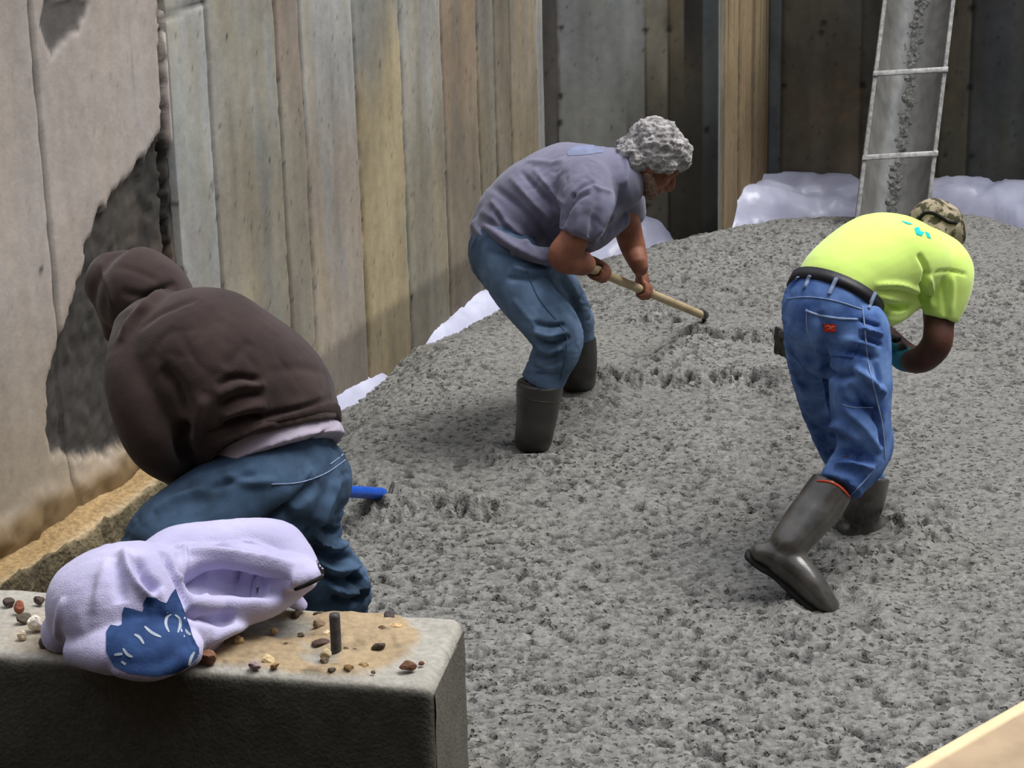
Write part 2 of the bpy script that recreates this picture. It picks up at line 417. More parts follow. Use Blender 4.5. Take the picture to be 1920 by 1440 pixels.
XS = [55, 306, 383, 514, 560, 661, 748, 826, 893, 925, 954, 1005]
US = [lw(x, 0)[0] for x in XS]
UE = lw(1017, 40)[0]
bandsL = [(US[0], (170, 162, 154), (150, 140, 120), .8), (US[1], (178, 168, 158), (166, 150, 132), 1.0), (US[2], (168, 168, 162), (162, 160, 154), .8),
          (US[3], (160, 157, 146), (150, 142, 124), 1.1), (US[4], (158, 140, 122), (146, 138, 120), 1.2), (US[5], (172, 170, 164), (158, 146, 130), 1.0),
          (US[6], (152, 152, 144), (168, 152, 114), 1.22), (US[7], (162, 160, 152), (150, 142, 122), .9), (US[8], (158, 138, 112), (136, 124, 104), .75),
          (US[9], (136, 130, 118), (124, 116, 98), .9), (US[10], (134, 122, 102), (124, 114, 94), .9), (US[11], (156, 144, 122), (140, 126, 100), .8),
          (99, (160, 158, 150), (150, 148, 140), .5)]
SPLIT = US[1]
stainD = [lw(*q) for q in [(312, 225), (303, 240), (285, 275), (262, 300), (225, 350), (185, 400), (165, 450), (150, 520), (130, 590), (95, 680), (88, 760), (95, 850), (160, 858), (240, 835), (300, 800), (400, 640), (360, 470), (345, 350)]]
stainT = [lw(*q) for q in [(85, -5), (168, -5), (162, 30), (150, 45), (155, 60), (128, 70), (112, 85), (98, 106), (84, 78), (75, 50), (80, 20)]]
crk = [lw(*q) for q in [(300, 0), (303, 120), (308, 220), (312, 300), (316, 345), (318, 400), (322, 470), (326, 540)]]
holes = [(lw(*q), r) for q, r in [((330, 392), .02), ((325, 432), .012), ((328, 452), .012), ((331, 480), .012), ((344, 515), .022), ((335, 500), .012), ((322, 372), .014),
         ((524, 208), .013), ((754, 137), .008), ((667, 165), .009), ((408, 409), .010), ((538, 484), .012), ((583, 459), .009), ((397, 248), .007), ((241, 108), .007),
         ((77, 505), .010), ((569, 197), .008), ((829, 113), .008), ((895, 92), .009), ((934, 120), .006), ((955, 70), .010), ((682, 411), .007), ((771, 367), .006), ((835, 325), .008), ((773, 556), .010), ((688, 612), .007), ((841, 508), .006), ((505, 300), .006), ((425, 70), .005), ((560, 210), .006)]]
def left_far(U, Z):
    C = wall_cols(U, Z, bandsL, 3)
    sm = seamfield(U, Z, US[2:11], 5); C *= (1-.72*sm)[:, None]
    edge = np.exp(-((U-UE+.03)/.012)**2); C += edge[:, None]*.05
    cr = polydist(U, Z, crk, False); rag = .010+.012*fbm(np.stack([U, U*0, Z], 1), (60, 1, 40), 2, 3)
    k = sstep(rag+.006, rag-.002, cr-.004); C *= (1-.9*k)[:, None]
    for (hu, hz), r in holes:
        ddd = np.hypot(U-hu, (Z-hz)*.8)+r*.5*fbm(np.stack([U, U*0, Z], 1), (70, 1, 70), 2, 9); C *= (1-.85*sstep(r*1.25, r*.6, ddd))[:, None]
    # darker lower band with a slanting top line
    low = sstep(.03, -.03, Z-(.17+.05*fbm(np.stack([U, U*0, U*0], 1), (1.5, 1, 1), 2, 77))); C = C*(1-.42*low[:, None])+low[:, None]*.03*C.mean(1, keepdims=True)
    dp = -.012*sm-.05*k+.004*fbm(np.stack([U, U*0, Z], 1), (5, 1, 3), 3, 13)+.006*np.exp(-((U-UE+.03)/.02)**2)
    # horizontal form line under the step near the top
    u2, z2 = lw(345, 16); hl = np.exp(-((Z-z2-(.05*(U-u2)))/.008)**2)*(U < US[2]+.01); C *= (1-.7*hl)[:, None]; dp -= .01*hl
    return C, dp
def left_near(U, Z):
    p3 = np.stack([U, U*0, Z], 1)
    C = wall_cols(U, Z, bandsL, 8)
    C = C*.45+.55*np.array(lin(190, 179, 171))[None]*(1+.16*fbm(p3, (3, 1, 3), 4, 71)+.06*fbm(p3, (40, 1, 40), 2, 72))[:, None]*(1-sstep(1.1, .3, Z)[:, None]*np.array([.12, .18, .30]))
    sm = seamfield(U, Z, [US[0]], 25, .010); sm2 = seamfield(U, Z, [lw(241, 0)[0]], 29, .006)*sstep(1.25, 1.45, Z)
    C *= (1-.72*sm-.3*sm2)[:, None]
    rag = .030*fbm(p3, (26, 1, 26), 4, 61)
    k = (inpoly(U, Z, stainD)*2-1)*polydist(U, Z, stainD); k = sstep(-.008, .016, k+rag)
    dark = np.array(lin(70, 67, 63))*(1+.45*fbm(p3, (10, 1, 7), 4, 63)+.3*fbm(p3, (50, 1, 50), 2, 64))[:, None]
    wrm = sstep(.0, .5, fbm(p3, (6, 1, 5), 3, 65)+.25)*sstep(US[1]-.45, US[1], U)
    dark = dark*(1-.55*wrm[:, None])+np.array(lin(128, 112, 98))[None]*.55*wrm[:, None]
    C = C*(1-k[:, None])+dark*k[:, None]
    k2 = (inpoly(U, Z, stainT)*2-1)*polydist(U, Z, stainT); k2 = sstep(-.004, .01, k2+.25*rag)
    C = C*(1-k2[:, None])+np.array(lin(105, 101, 98))[None]*(1+.2*fbm(p3, (14, 1, 14), 3, 66))[:, None]*k2[:, None]
    # clay-stained foot of the wall
    zl = lw(150, 890)[1]; mud = sstep(zl+.02, zl-.05, Z+.05*fbm(p3, (9, 1, 9), 3, 67)+.0*U)
    C = C*(1-mud[:, None])+np.array(lin(122, 102, 72))[None]*(1+.35*fbm(p3, (16, 1, 16), 4, 68))[:, None]*mud[:, None]
    for (hu, hz), r in holes:
        ddd = np.hypot(U-hu, (Z-hz)*.8); C *= (1-.75*sstep(r*1.25, r*.6, ddd))[:, None]
    cr = polydist(U, Z, crk, False); ragc = .010+.014*fbm(p3, (60, 1, 40), 2, 3)
    kc = sstep(ragc+.006, ragc-.002, cr-.004); C *= (1-.88*kc)[:, None]
    dp = -.012*sm-.04*kc+.006*fbm(p3, (2.5, 1, 2.5), 3, 14)-.022*k+.012*k*fbm(p3, (30, 1, 30), 3, 15)-.008*k2+.02*mud*(1+fbm(p3, (16, 1, 16), 3, 16))
    return C, dp
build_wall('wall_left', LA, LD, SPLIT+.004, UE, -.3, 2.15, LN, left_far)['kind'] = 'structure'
build_wall('wall_left_near', LA, LD, -5.6, SPLIT-.004, -.3, 2.15, LN, left_near, res=.012)['kind'] = 'structure'

# middle wall (faces the camera), its side face, and the far wall
A0 = Vector((-.55, 11.05, 0)); A1 = Vector((1.042, 10.38, 0)); AD = (A1-A0).normalized(); AN = Vector((AD.y, -AD.x, 0))
def aw(px, py): q = toplane(px, py, A1, AN); return (q-A1).dot(AD), q.z
def wA(U, Z):
    us = [aw(x, 40)[0] for x in (1045, 1208, 1253, 1282, 1318)]
    b = [(us[0], (84, 80, 74), (80, 76, 68), .8), (us[1], (126, 128, 123), (112, 112, 102), .75), (us[2], (118, 112, 96), (84, 80, 66), .7),
         (us[3], (92, 82, 62), (62, 58, 46), .9), (us[4], (46, 42, 36), (58, 54, 44), .8), (9, (66, 70, 68), (60, 62, 58), .5)]
    C = wall_cols(U, Z, b, 40); sm = seamfield(U, Z, us[:3], 41, .007); C *= (1-.5*sm)[:, None]
    stc = sstep(.12, .4, fbm(np.stack([U, U*0, Z], 1), (4, 1, 2), 4, 45))*(U > us[1]); C *= (1-.45*stc)[:, None]
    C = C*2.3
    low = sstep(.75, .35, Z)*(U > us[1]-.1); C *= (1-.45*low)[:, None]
    for q in [(1052, 52), (1051, 180), (1050, 230), (1210, 57), (1254, 55), (1256, 235), (1325, 243), (1212, 385), (1207, 232)]:
        hu, hz = aw(*q); C *= (1-.8*sstep(.022, .008, np.hypot(U-hu, Z-hz)))[:, None]
    return C, -.008*sm+.004*fbm(np.stack([U, U*0, Z], 1), (5, 1, 3), 3, 13)
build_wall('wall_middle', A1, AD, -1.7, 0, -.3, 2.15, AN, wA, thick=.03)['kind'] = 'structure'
B1 = Vector((1.41, 11.37, 0)); BD = (B1-A1).normalized(); BN = Vector((BD.y, -BD.x, 0))
def wB(U, Z):
    b = [(.10, (136, 128, 108), (110, 104, 84), .6), (.42, (150, 130, 92), (132, 112, 78), .6), (.75, (146, 122, 84), (128, 106, 72), .6), (9, (136, 116, 80), (118, 98, 66), .6)]
    C = wall_cols(U, Z, b, 50); p3 = np.stack([U, U*0, Z], 1)
    g = sstep(.1, .45, fbm(p3, (34, 1, .9), 3, 52)); C *= (1-.5*g)[:, None]
    sm = seamfield(U, Z, [.12, .42, .75], 55, .014); C *= (1-.55*sm)[:, None]
    return C, -.008*sm
build_wall('wall_side', A1-BN*.0, BD, 0.031, 1.075, -.3, 2.15, BN, wB, res=.01, thick=.45)['kind'] = 'structure'
F1 = Vector((3.9, 10.65, 0)); FD = (F1-B1).normalized(); FN = Vector((FD.y, -FD.x, 0))
def fw(px, py): q = toplane(px, py, B1, FN); return (q-B1).dot(FD), q.z
def wF(U, Z):
    us = [fw(x, 60)[0] for x in (1466, 1618, 1660, 1765, 1822)]
    b = [(us[0], (78, 82, 82), (72, 74, 72), .5), (us[1], (76, 72, 62), (82, 74, 58), .6), (us[2], (66, 64, 58), (62, 60, 50), .5), (us[3], (70, 68, 60), (62, 58, 48), .5),
         (us[4], (84, 78, 62), (80, 74, 56), .5), (9, (64, 64, 60), (62, 62, 54), .5)]
    C = wall_cols(U, Z, b, 60); sm = seamfield(U, Z, us, 61, .010); C *= (1-.45*sm)[:, None]; p3 = np.stack([U, U*0, Z], 1)
    bl = fbm(p3, (5, 1, 4), 4, 63); C *= 1.85*(1+.45*bl)[:, None]
    hu, hz = fw(1590, 205); bro = np.exp(-((U-hu)/.16)**2-((Z-hz)/.16)**2)*sstep(-.1, .4, fbm(p3, (30, 1, 30), 3, 65)); C = C*(1-.5*bro[:, None])+np.array(lin(140, 112, 84))*.5*bro[:, None]
    for q in [(1545, 42), (1470, 160), (1618, 160), (1822, 15), (1770, 163), (1818, 163), (1772, 290), (1822, 292), (1540, 60)]:
        hu, hz = fw(*q); C *= (1-.7*sstep(.026, .008, np.hypot(U-hu, Z-hz)+.01*bl))[:, None]
    return C, -.008*sm+.004*bl
build_wall('wall_far', B1, FD, 0, 2.6, -.3, 1.27, FN, wF, thick=.25)['kind'] = 'structure'

# ------------------------------------------------------------------ wet concrete, plastic, soil
edgepx = [(560, 830), (645, 756), (672, 734), (703, 708), (706, 686), (722, 664), (752, 645), (785, 648), (850, 620), (900, 592), (955, 566), (1000, 546), (1100, 492), (1210, 466), (1260, 455),
          (1345, 440), (1400, 429), (1500, 421), (1600, 418), (1700, 413), (1800, 415), (1870, 419), (1920, 429), (2000, 450)]
EZ = -.10
edge = [tuple(G(x, y, EZ).xy) for x, y in edgepx]
land = edge+[(3.6, 9.0), (3.6, 3.0), (-.1, 3.0), (-.75, 4.2), (-1.05, 5.2), (-1.15, 5.9), (-1.0, 6.6)]
FEET = [G(1003, 850), G(1083, 742), G(1622, 1012), G(1570, 1150)]
def ridge_px(pl, z=0): return [tuple(G(x, y, z).xy) for x, y in pl]
ridges = [  # (line, height, width, depth of the trench on the camera side)
    (ridge_px([(640, 962), (720, 958), (800, 950), (870, 950), (925, 960)]), .035, .06, .03),
    (ridge_px([(1130, 712), (1200, 712), (1300, 716), (1400, 712), (1480, 712)]), .035, .06, .03),
    (ridge_px([(1300, 625), (1380, 628), (1470, 630)]), .02, .04, .02),
    (ridge_px([(1310, 640), (1260, 668), (1200, 690), (1140, 705)]), .018, .06, .012),
    (ridge_px([(1190, 600), (1240, 588), (1270, 598)]), .012, .025, .012),
    (ridge_px([(1690, 1000), (1760, 990)]), .02, .05, .0)]
def make_concrete():
    st = .0072; xs = np.arange(-1.35, 3.1, st); ys0 = [4.25]
    while ys0[-1] < 10.9: ys0.append(ys0[-1]+st*(1+.5*(ys0[-1]-4.25)/6.6))
    ys = np.array(ys0); X, Y = np.meshgrid(xs, ys); X = X.ravel(); Y = Y.ravel(); nx = len(xs); ny = len(ys)
    p = np.stack([X, Y], 1); p3 = np.stack([X, Y, X*0], 1)
    X_ = X+.03*fbm(p3, 9, 3, 5); Y_ = Y+.03*fbm(p3, 9, 3, 6)
    d = polydist(X_, Y_, land); ins = inpoly(X_, Y_, land); sd = np.where(ins, d, -d)
    z = EZ*(1-sstep(0, .34, sd))-.2*sstep(0, -.05, sd)
    z += .022*fbm(p3, .9, 3, 31)+.010*fbm(p3, (4, 4, 1), 3, 32)
    rough = np.clip(.62+.7*fbm(p3, 1.3, 3, 33)+.25*sstep(7.5, 5, Y), .15, 1.1)
    smooth_patch = np.exp(-(((X-.45)/.35)**2+((Y-8.1)/.8)**2)); rough *= 1-.55*smooth_patch
    for ln, hgt, wd, dep in ridges:
        r = polydist(X, Y, ln, False); near = polydist(X, Y+.06, ln, False)
        z += 1.25*hgt*np.exp(-(r/(wd*1.3))**2)-1.3*dep*np.exp(-(near/(wd*.8))**2); rough = np.maximum(rough, 1.7*np.exp(-(np.minimum(r, near)/(wd*1.5))**2))
    for i, f in enumerate(FEET):
        r = np.hypot(X-f.x, (Y-f.y)); z += .012*np.exp(-(r/.1)**2)+.03*np.exp(-((r-.14)/.05)**2); rough = np.maximum(rough, 1.25*np.exp(-(r/.24)**2))*(.15+.85*sstep(.06, .15, r))
    # rows left by dragging
    rows = fbm(np.stack([X+.8*Y, (Y-.4*X)*3, X*0], 1), (1.2, 2.2, 1), 3, 38); z += .006*rows
    c1, i1 = cell(p, 1/.022, 3); c2, i2 = cell(p+.13, 1/.045, 4)
    peb = (1-c1)**1*.007*(.3+i1)+(1-c2)*.007*(i2 > .55)*i2
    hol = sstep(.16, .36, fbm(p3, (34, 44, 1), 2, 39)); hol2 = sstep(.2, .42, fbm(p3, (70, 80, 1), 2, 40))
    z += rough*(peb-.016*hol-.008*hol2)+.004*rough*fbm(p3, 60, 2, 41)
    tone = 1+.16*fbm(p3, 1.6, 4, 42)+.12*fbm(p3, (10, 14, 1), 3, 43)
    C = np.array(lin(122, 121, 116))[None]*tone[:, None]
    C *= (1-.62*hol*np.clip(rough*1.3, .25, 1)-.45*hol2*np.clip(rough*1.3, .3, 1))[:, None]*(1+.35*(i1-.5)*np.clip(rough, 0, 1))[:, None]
    wt = sstep(.1, .5, fbm(p3, 1.1, 3, 44)); C *= 1+wt[:, None]*np.array([.06, .04, -.02])
    V = np.stack([X, Y, z], 1); F = gridfaces(nx, ny)
    keep = (sd > -.06)[F].any(1); F = F[keep]
    used = np.unique(F); mp = np.full(len(V), -1); mp[used] = np.arange(len(used))
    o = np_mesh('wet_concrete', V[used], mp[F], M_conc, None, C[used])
    return o
wc = make_concrete(); tag(wc, 'fresh grey pebbly wet concrete being spread over the pit floor', 'concrete', kind='stuff')

def make_plastic():
    st = .025; xs = np.arange(-1.2, 3.9, st); ys = np.arange(7.0, 11.6, st); X, Y = np.meshgrid(xs, ys); X = X.ravel(); Y = Y.ravel()
    p3 = np.stack([X, Y, X*0], 1)
    dL = (X-LA.x)*LN.x+(Y-LA.y)*LN.y; uL = (X-LA.x)*LD.x+(Y-LA.y)*LD.y
    dA = (X-A1.x)*AN.x+(Y-A1.y)*AN.y; uA = (X-A1.x)*AD.x+(Y-A1.y)*AD.y
    dB = (X-A1.x)*BN.x+(Y-A1.y)*BN.y
    dF = (X-B1.x)*FN.x+(Y-B1.y)*FN.y
    outl = [tuple((LA+LD*-2).xy), tuple((LA+LD*UE).xy)]; o2 = [tuple(A0.xy), tuple(A1.xy), tuple(B1.xy), tuple(F1.xy)]
    dwall = np.minimum(polydist(X, Y, outl, False), polydist(X, Y, o2, False))
    free = ((dL > 0) | (uL > UE)) & np.where(uA < 0, dA > 0, (dB > 0) & (dF > 0))
    d = polydist(X, Y, land); ins = inpoly(X, Y, land); sd = np.where(ins, d, -d)
    z = EZ+.004+.0*X
    rise = (.05+.08*sstep(.2, .6, X)+.04*sstep(.95, 1.3, X))*sstep(.50, .02, dwall+.05*fbm(p3, (3, 3, 1), 3, 3))
    z += rise
    z += .022*np.exp(-((sd+.10)/.10)**2)*(.3+.7*sstep(.5, 1.2, X))                                                     # roll of sheet along the pour
    crease = np.abs(fbm(p3, (2.2, 4.2, 1), 4, 12)); z += .030*(sstep(.0, .16, crease)-.5)*sstep(.02, -.08, sd)
    crease = np.abs(fbm(p3, (6, 3, 1), 3, 14)); z += .010*(sstep(0, .2, crease)-.5)
    z -= .12*sstep(-.01, .10, sd)
    V = np.stack([X, Y, z], 1); F = gridfaces(len(xs), len(ys))
    ok = (free | (dwall < .12)) & (sd < .12)
    gap = polydist(X, Y, [tuple(G(706, 690, EZ).xy), tuple(G(745, 652, EZ).xy)], False) < .0
    keep = (ok & ~gap)[F].all(1); F = F[keep]; used = np.unique(F); mp = np.full(len(V), -1); mp[used] = np.arange(len(used))
    o = np_mesh('plastic_sheet', V[used], mp[F], M_plastic); s = o.modifiers.new('thickness', 'SOLIDIFY'); s.thickness = .003; return o
tag(make_plastic(), 'crumpled white plastic sheet spread on the floor along the foot of the far walls', 'plastic sheet')

# clay footing ledge along the near part of the left wall
zl = lw(270, 862)[1]
def make_ledge():
    us = np.arange(-3.4, lw(352, 800)[0]+.05, .012); ss = np.arange(0, .62, .012); U, S = np.meshgrid(us, ss); U = U.ravel(); S = S.ravel()
    p3 = np.stack([U, S, U*0], 1); top = .13+.015*fbm(p3, (5, 1, 1), 3, 2)
    zt = zl-.02+.02*fbm(p3, (4, 10, 1), 3, 3)+.012*(1-S/.13)
    drop = sstep(top, top+.25, S)
    d = S*.55+(.0)*U
    z = zt*(1-drop)+(-.14)*drop
    ru = sstep(top-.01, top+.02, S)
    c1, i1 = cell(np.stack([U, S], 1), 1/.05, 8); z += ru*(.03*(1-c1)*i1+.025*fbm(p3, (22, 22, 1), 3, 6))+.004*fbm(p3, (40, 40, 1), 2, 7)
    off = np.minimum(S, top)+.30*np.clip(S-top, 0, 1)
    off += ru*.02*fbm(p3, (15, 15, 1), 3, 9)
    X = LA.x+LD.x*U+LN.x*off; Y = LA.y+LD.y*U+LN.y*off
    clay = np.array(lin(160, 134, 94))[None]*(1+.22*fbm(p3, (8, 20, 1), 4, 11))[:, None]
    edgec = np.exp(-((S-top)/.02)**2)[:, None]; clay = clay*(1-.5*edgec)+.5*edgec*np.array(lin(190, 176, 150))
    rub = np.array(lin(104, 94, 72))[None]*(1+.6*fbm(p3, (26, 26, 1), 3, 12)+.4*(i1-.5))[:, None]
    C = clay*(1-ru[:, None])+rub*ru[:, None]
    V = np.stack([X, Y, z], 1); F = gridfaces(len(us), len(ss))[:, ::-1]
    return np_mesh('trim_1', V, F, M_soil, None, np.clip(C, .005, 1))
tr = make_ledge(); tr['kind'] = 'structure'
def make_soil():
    xs = np.arange(-3.0, 0.2, .018); ys = np.arange(3.3, 7.6, .018); X, Y = np.meshgrid(xs, ys); X = X.ravel(); Y = Y.ravel(); p3 = np.stack([X, Y, X*0], 1)
    dL = (X-LA.x)*LN.x+(Y-LA.y)*LN.y
    z = -.09+.02*fbm(p3, 3, 4, 1)-.02*sstep(.5, .8, dL)
    C = np.array(lin(88, 72, 50))[None]*(1+.3*fbm(p3, 7, 4, 2))[:, None]
    V = np.stack([X, Y, z], 1); F = gridfaces(len(xs), len(ys)); keep = ((dL > -.05))[F].all(1) & (X < .15)[F].all(1); F = F[keep]
    used = np.unique(F); mp = np.full(len(V), -1); mp[used] = np.arange(len(used))
    return np_mesh('soil', V[used], mp[F], M_soil, None, C[used])
tag(make_soil(), 'dark brown damp soil in the trench at the foot of the clay ledge', 'soil', kind='stuff')
# ground under everything and an unseen bank and tall wall added to block light
bm = bmesh.new(); box(bm, (0, 6, -.33), (16, 22, .06)); fl = obj('floor', bm, M_earth, None, False); fl['kind'] = 'structure'
bm = bmesh.new(); box(bm, (0, -1.5, 3.4), (16, 1.2, 7.4)); box(bm, (0, .63, .29), (16, 4.46, 1.22)); fl = obj('wall_light_blocker', bm, M_earth, None, False); fl['kind'] = 'structure'

# ------------------------------------------------------------------ foreground foundation wall end
BZ = .94
b0 = Vector((-.14, 3.123, 0)); bdir = Vector((.973, -.2295, 0)).normalized(); bnr = Vector((.17, .985, 0)).normalized()
def make_block():
    Wd = .285; Ln = 1.9
    def prof(n):   # cross-section from front foot over the top to back foot
        pts = []
        for z in np.arange(-.3, BZ-.02, .02): pts.append((0, z))
        for a in np.linspace(0, 90, 6): pts.append((.02-.02*math.cos(math.radians(a)), BZ-.02+.02*math.sin(math.radians(a))))
        for s in np.arange(.03, Wd-.02, .010): pts.append((s, BZ))
        for a in np.linspace(0, 90, 6): pts.append((Wd-.02+.02*math.sin(math.radians(a)), BZ-.02+.02*math.cos(math.radians(a))))
        for z in np.arange(BZ-.04, -.3, -.04): pts.append((Wd, z))
        return np.array(pts)
    pr = prof(0); us = np.concatenate([np.arange(-Ln, -.04, .010), -.02+.02*np.sin(np.linspace(-np.pi/2+.3, np.pi/2, 7))*1.0])
    us = np.unique(us); nu = len(us); npf = len(pr)
    V = []; C = []
    cS = np.array([Wd/2, BZ/2])
    U, K = np.meshgrid(us, np.arange(npf)); U = U.ravel(); K = K.ravel(); S = pr[K, 0].copy(); Z = pr[K, 1].copy()
    # round off the end
    e_ = np.clip((U+.02)/.02, 0, 1); sh = .02*(1-np.sqrt(np.clip(1-e_**2, 0, 1)))
    S = np.where(S < Wd/2, S+np.minimum(sh, Wd/2-S)*(1), S-np.minimum(sh, S-Wd/2)); Z = np.where(Z > BZ-.03, Z-sh, Z)
    p3 = np.stack([U, S, Z], 1)
    nz = .0045*fbm(p3, 7, 3, 1)+.0025*fbm(p3, 40, 3, 2)
    topm = sstep(BZ-.012, BZ-.002, pr[K, 1])
    Z = Z+nz*topm; S = S+nz*(1-topm)*np.where(S < Wd/2, -1, 1)
    B = np.array(b0)[None]+U[:, None]*np.array(bdir)+S[:, None]*np.array(bnr); B[:, 2] = Z
    C = np.array(lin(88, 86, 77))[None]*(1+.18*fbm(p3, 6, 4, 5)+.1*fbm(p3, 45, 2, 6))[:, None]  # side colour darkened evenly to stand in for shade on the front face
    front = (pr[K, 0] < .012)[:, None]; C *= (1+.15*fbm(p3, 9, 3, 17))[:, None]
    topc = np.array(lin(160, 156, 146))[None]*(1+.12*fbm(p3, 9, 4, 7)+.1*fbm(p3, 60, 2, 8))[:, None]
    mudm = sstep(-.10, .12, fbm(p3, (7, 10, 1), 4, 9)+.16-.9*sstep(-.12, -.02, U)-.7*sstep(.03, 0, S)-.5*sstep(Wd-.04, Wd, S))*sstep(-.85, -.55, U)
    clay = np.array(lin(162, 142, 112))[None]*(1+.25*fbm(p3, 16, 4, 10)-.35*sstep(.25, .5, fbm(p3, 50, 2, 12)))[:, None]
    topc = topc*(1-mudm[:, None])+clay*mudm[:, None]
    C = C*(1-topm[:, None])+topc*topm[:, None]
    B[:, 2] += .006*mudm*topm*(1+fbm(p3, 30, 3, 11))
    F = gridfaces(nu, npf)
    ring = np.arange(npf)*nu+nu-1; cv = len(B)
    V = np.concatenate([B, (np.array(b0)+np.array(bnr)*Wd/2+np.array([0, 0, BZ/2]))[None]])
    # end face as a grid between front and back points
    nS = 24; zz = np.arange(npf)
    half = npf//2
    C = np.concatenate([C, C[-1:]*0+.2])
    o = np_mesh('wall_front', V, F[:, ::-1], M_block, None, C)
    # end cap: a grid plate slightly inside the rounded rim
    gs = np.linspace(.016, Wd-.016, 24); gz = np.linspace(-.3, BZ-.016, 60); S2, Z2 = np.meshgrid(gs, gz); S2 = S2.ravel(); Z2 = Z2.ravel()
    p3 = np.stack([S2*0, S2, Z2], 1); Q = np.array(b0)[None]+(0.0005+.003*fbm(p3, 20, 3, 4))[:, None]*np.array(bdir)+S2[:, None]*np.array(bnr); Q[:, 2] = Z2
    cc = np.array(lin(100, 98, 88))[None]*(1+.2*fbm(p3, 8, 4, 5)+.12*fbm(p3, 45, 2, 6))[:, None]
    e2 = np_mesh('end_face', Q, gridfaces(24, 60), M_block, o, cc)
    return o
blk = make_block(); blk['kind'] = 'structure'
def onblock(px, py, dz=0): return G(px, py, BZ+dz)

# anchor bolt
q = onblock(631, 1226)
bm = bmesh.new(); tube(bm, [(q-Vector((0, 0, .03)), .0085), (q+Vector((.0, 0, .072)), .0085)], n=16, k=14, cap=False)
for i in range(22):
    a = q+Vector((0, 0, -.002+i*.0033)); tube(bm, [(a, .0092), (a+Vector((0, 0, .0014)), .0092)], n=16, k=1, cap=False)
bo = obj('anchor_bolt', bm, M_steel); tag(bo, 'upright dark threaded steel bolt sticking up from the top of the near concrete wall', 'bolt')

# plywood board lower right
E0 = G(1718, 1442, .94); E1 = G(1925, 1324, .94); ed = (E1-E0).normalized(); en = Vector((ed.y, -ed.x, 0))
def make_board():
    us = np.linspace(-.35, .75, 110); 
    prf = [(0.0, -.03)]+[(.006-.006*math.cos(a), -.006+.006*math.sin(a)) for a in np.linspace(0, math.pi/2, 5)]+[(.012, 0), (.016, -.003)]+[(s, -.004) for s in np.linspace(.02, .6, 60)]+[(.6, -.03)]
    prf = np.array(prf); U, K = np.meshgrid(us, np.arange(len(prf))); U = U.ravel(); K = K.ravel(); S = prf[K, 0]; Z = .94+prf[K, 1]
    p3 = np.stack([U, S, U*0], 1); S = S+.003*fbm(np.stack([U, U*0, U*0], 1), (9, 1, 1), 3, 3)
    B = np.array(E0)[None]+U[:, None]*np.array(ed)+S[:, None]*np.array(en); B[:, 2] = Z+.002*fbm(p3, 9, 2, 3)
    C = np.array(lin(172, 150, 122))[None]*(1+.14*fbm(p3, (6, 12, 1), 4, 5))[:, None]
    dk = sstep(.12, .4, fbm(p3, (9, 30, 1), 3, 6))*np.exp(-((S-.025)/.02)**2)*(U > .15); C *= (1-.45*dk)[:, None]
    rim = (prf[K, 0] < .015)[:, None]; C = np.where(rim, np.array(lin(226, 206, 164)), C)
    return np_mesh('plywood_board', B, gridfaces(len(us), len(prf)), M_board, None, C)
bd = make_board(); s = bd.modifiers.new('thickness', 'SOLIDIFY'); s.thickness = .012; s.offset = -1 if False else 1
s.offset = -1
tag(bd, 'tan weathered wooden board with a pale worn edge in the lower right corner', 'board')

# stones on the near wall top
def stone(px, py, wpx, hpx, rgb, label, k, name='stone'):
    c = onblock(px, py+hpx*.35); r = wpx/2/1110; h = hpx/2/1050
    bm = bmesh.new(); bmesh.ops.create_icosphere(bm, subdivisions=3, radius=1)
    rs = np.random.default_rng(100+k)
    cuts = [Vector(rs.normal(size=3)).normalized() for _ in range(9)]
    for v in bm.verts:
        d = v.co.copy()
        for cn in cuts:
            t = d.dot(cn)
            if t > .72: d -= cn*(t-.72)
        v.co = Vector((d.x*r, d.y*r*.8, d.z*h*1.0))+Vector((rs.normal(), rs.normal(), rs.normal()))*.0003
    a = rs.uniform(-.5, .5); bmesh.ops.rotate(bm, verts=bm.verts[:], matrix=Matrix.Rotation(a, 3, 'Y') @ Matrix.Rotation(a*1.3, 3, 'X'))
    zmin = min(v.co.z for v in bm.verts)
    key = 'stone_%d_%d_%d' % rgb
    mt = bpy.data.materials.get(key) or mat(key, tuple(x*.8 for x in lin(*rgb)), tuple(min(1, x*1.15) for x in lin(*rgb)), 90, .85, .3, 150)
    o = obj(name, bm, mt, None, False); o.location = (c.x, c.y, BZ+.002-zmin-.0015)
    tag(o, label, 'stone', 'stones scattered on the near wall top')
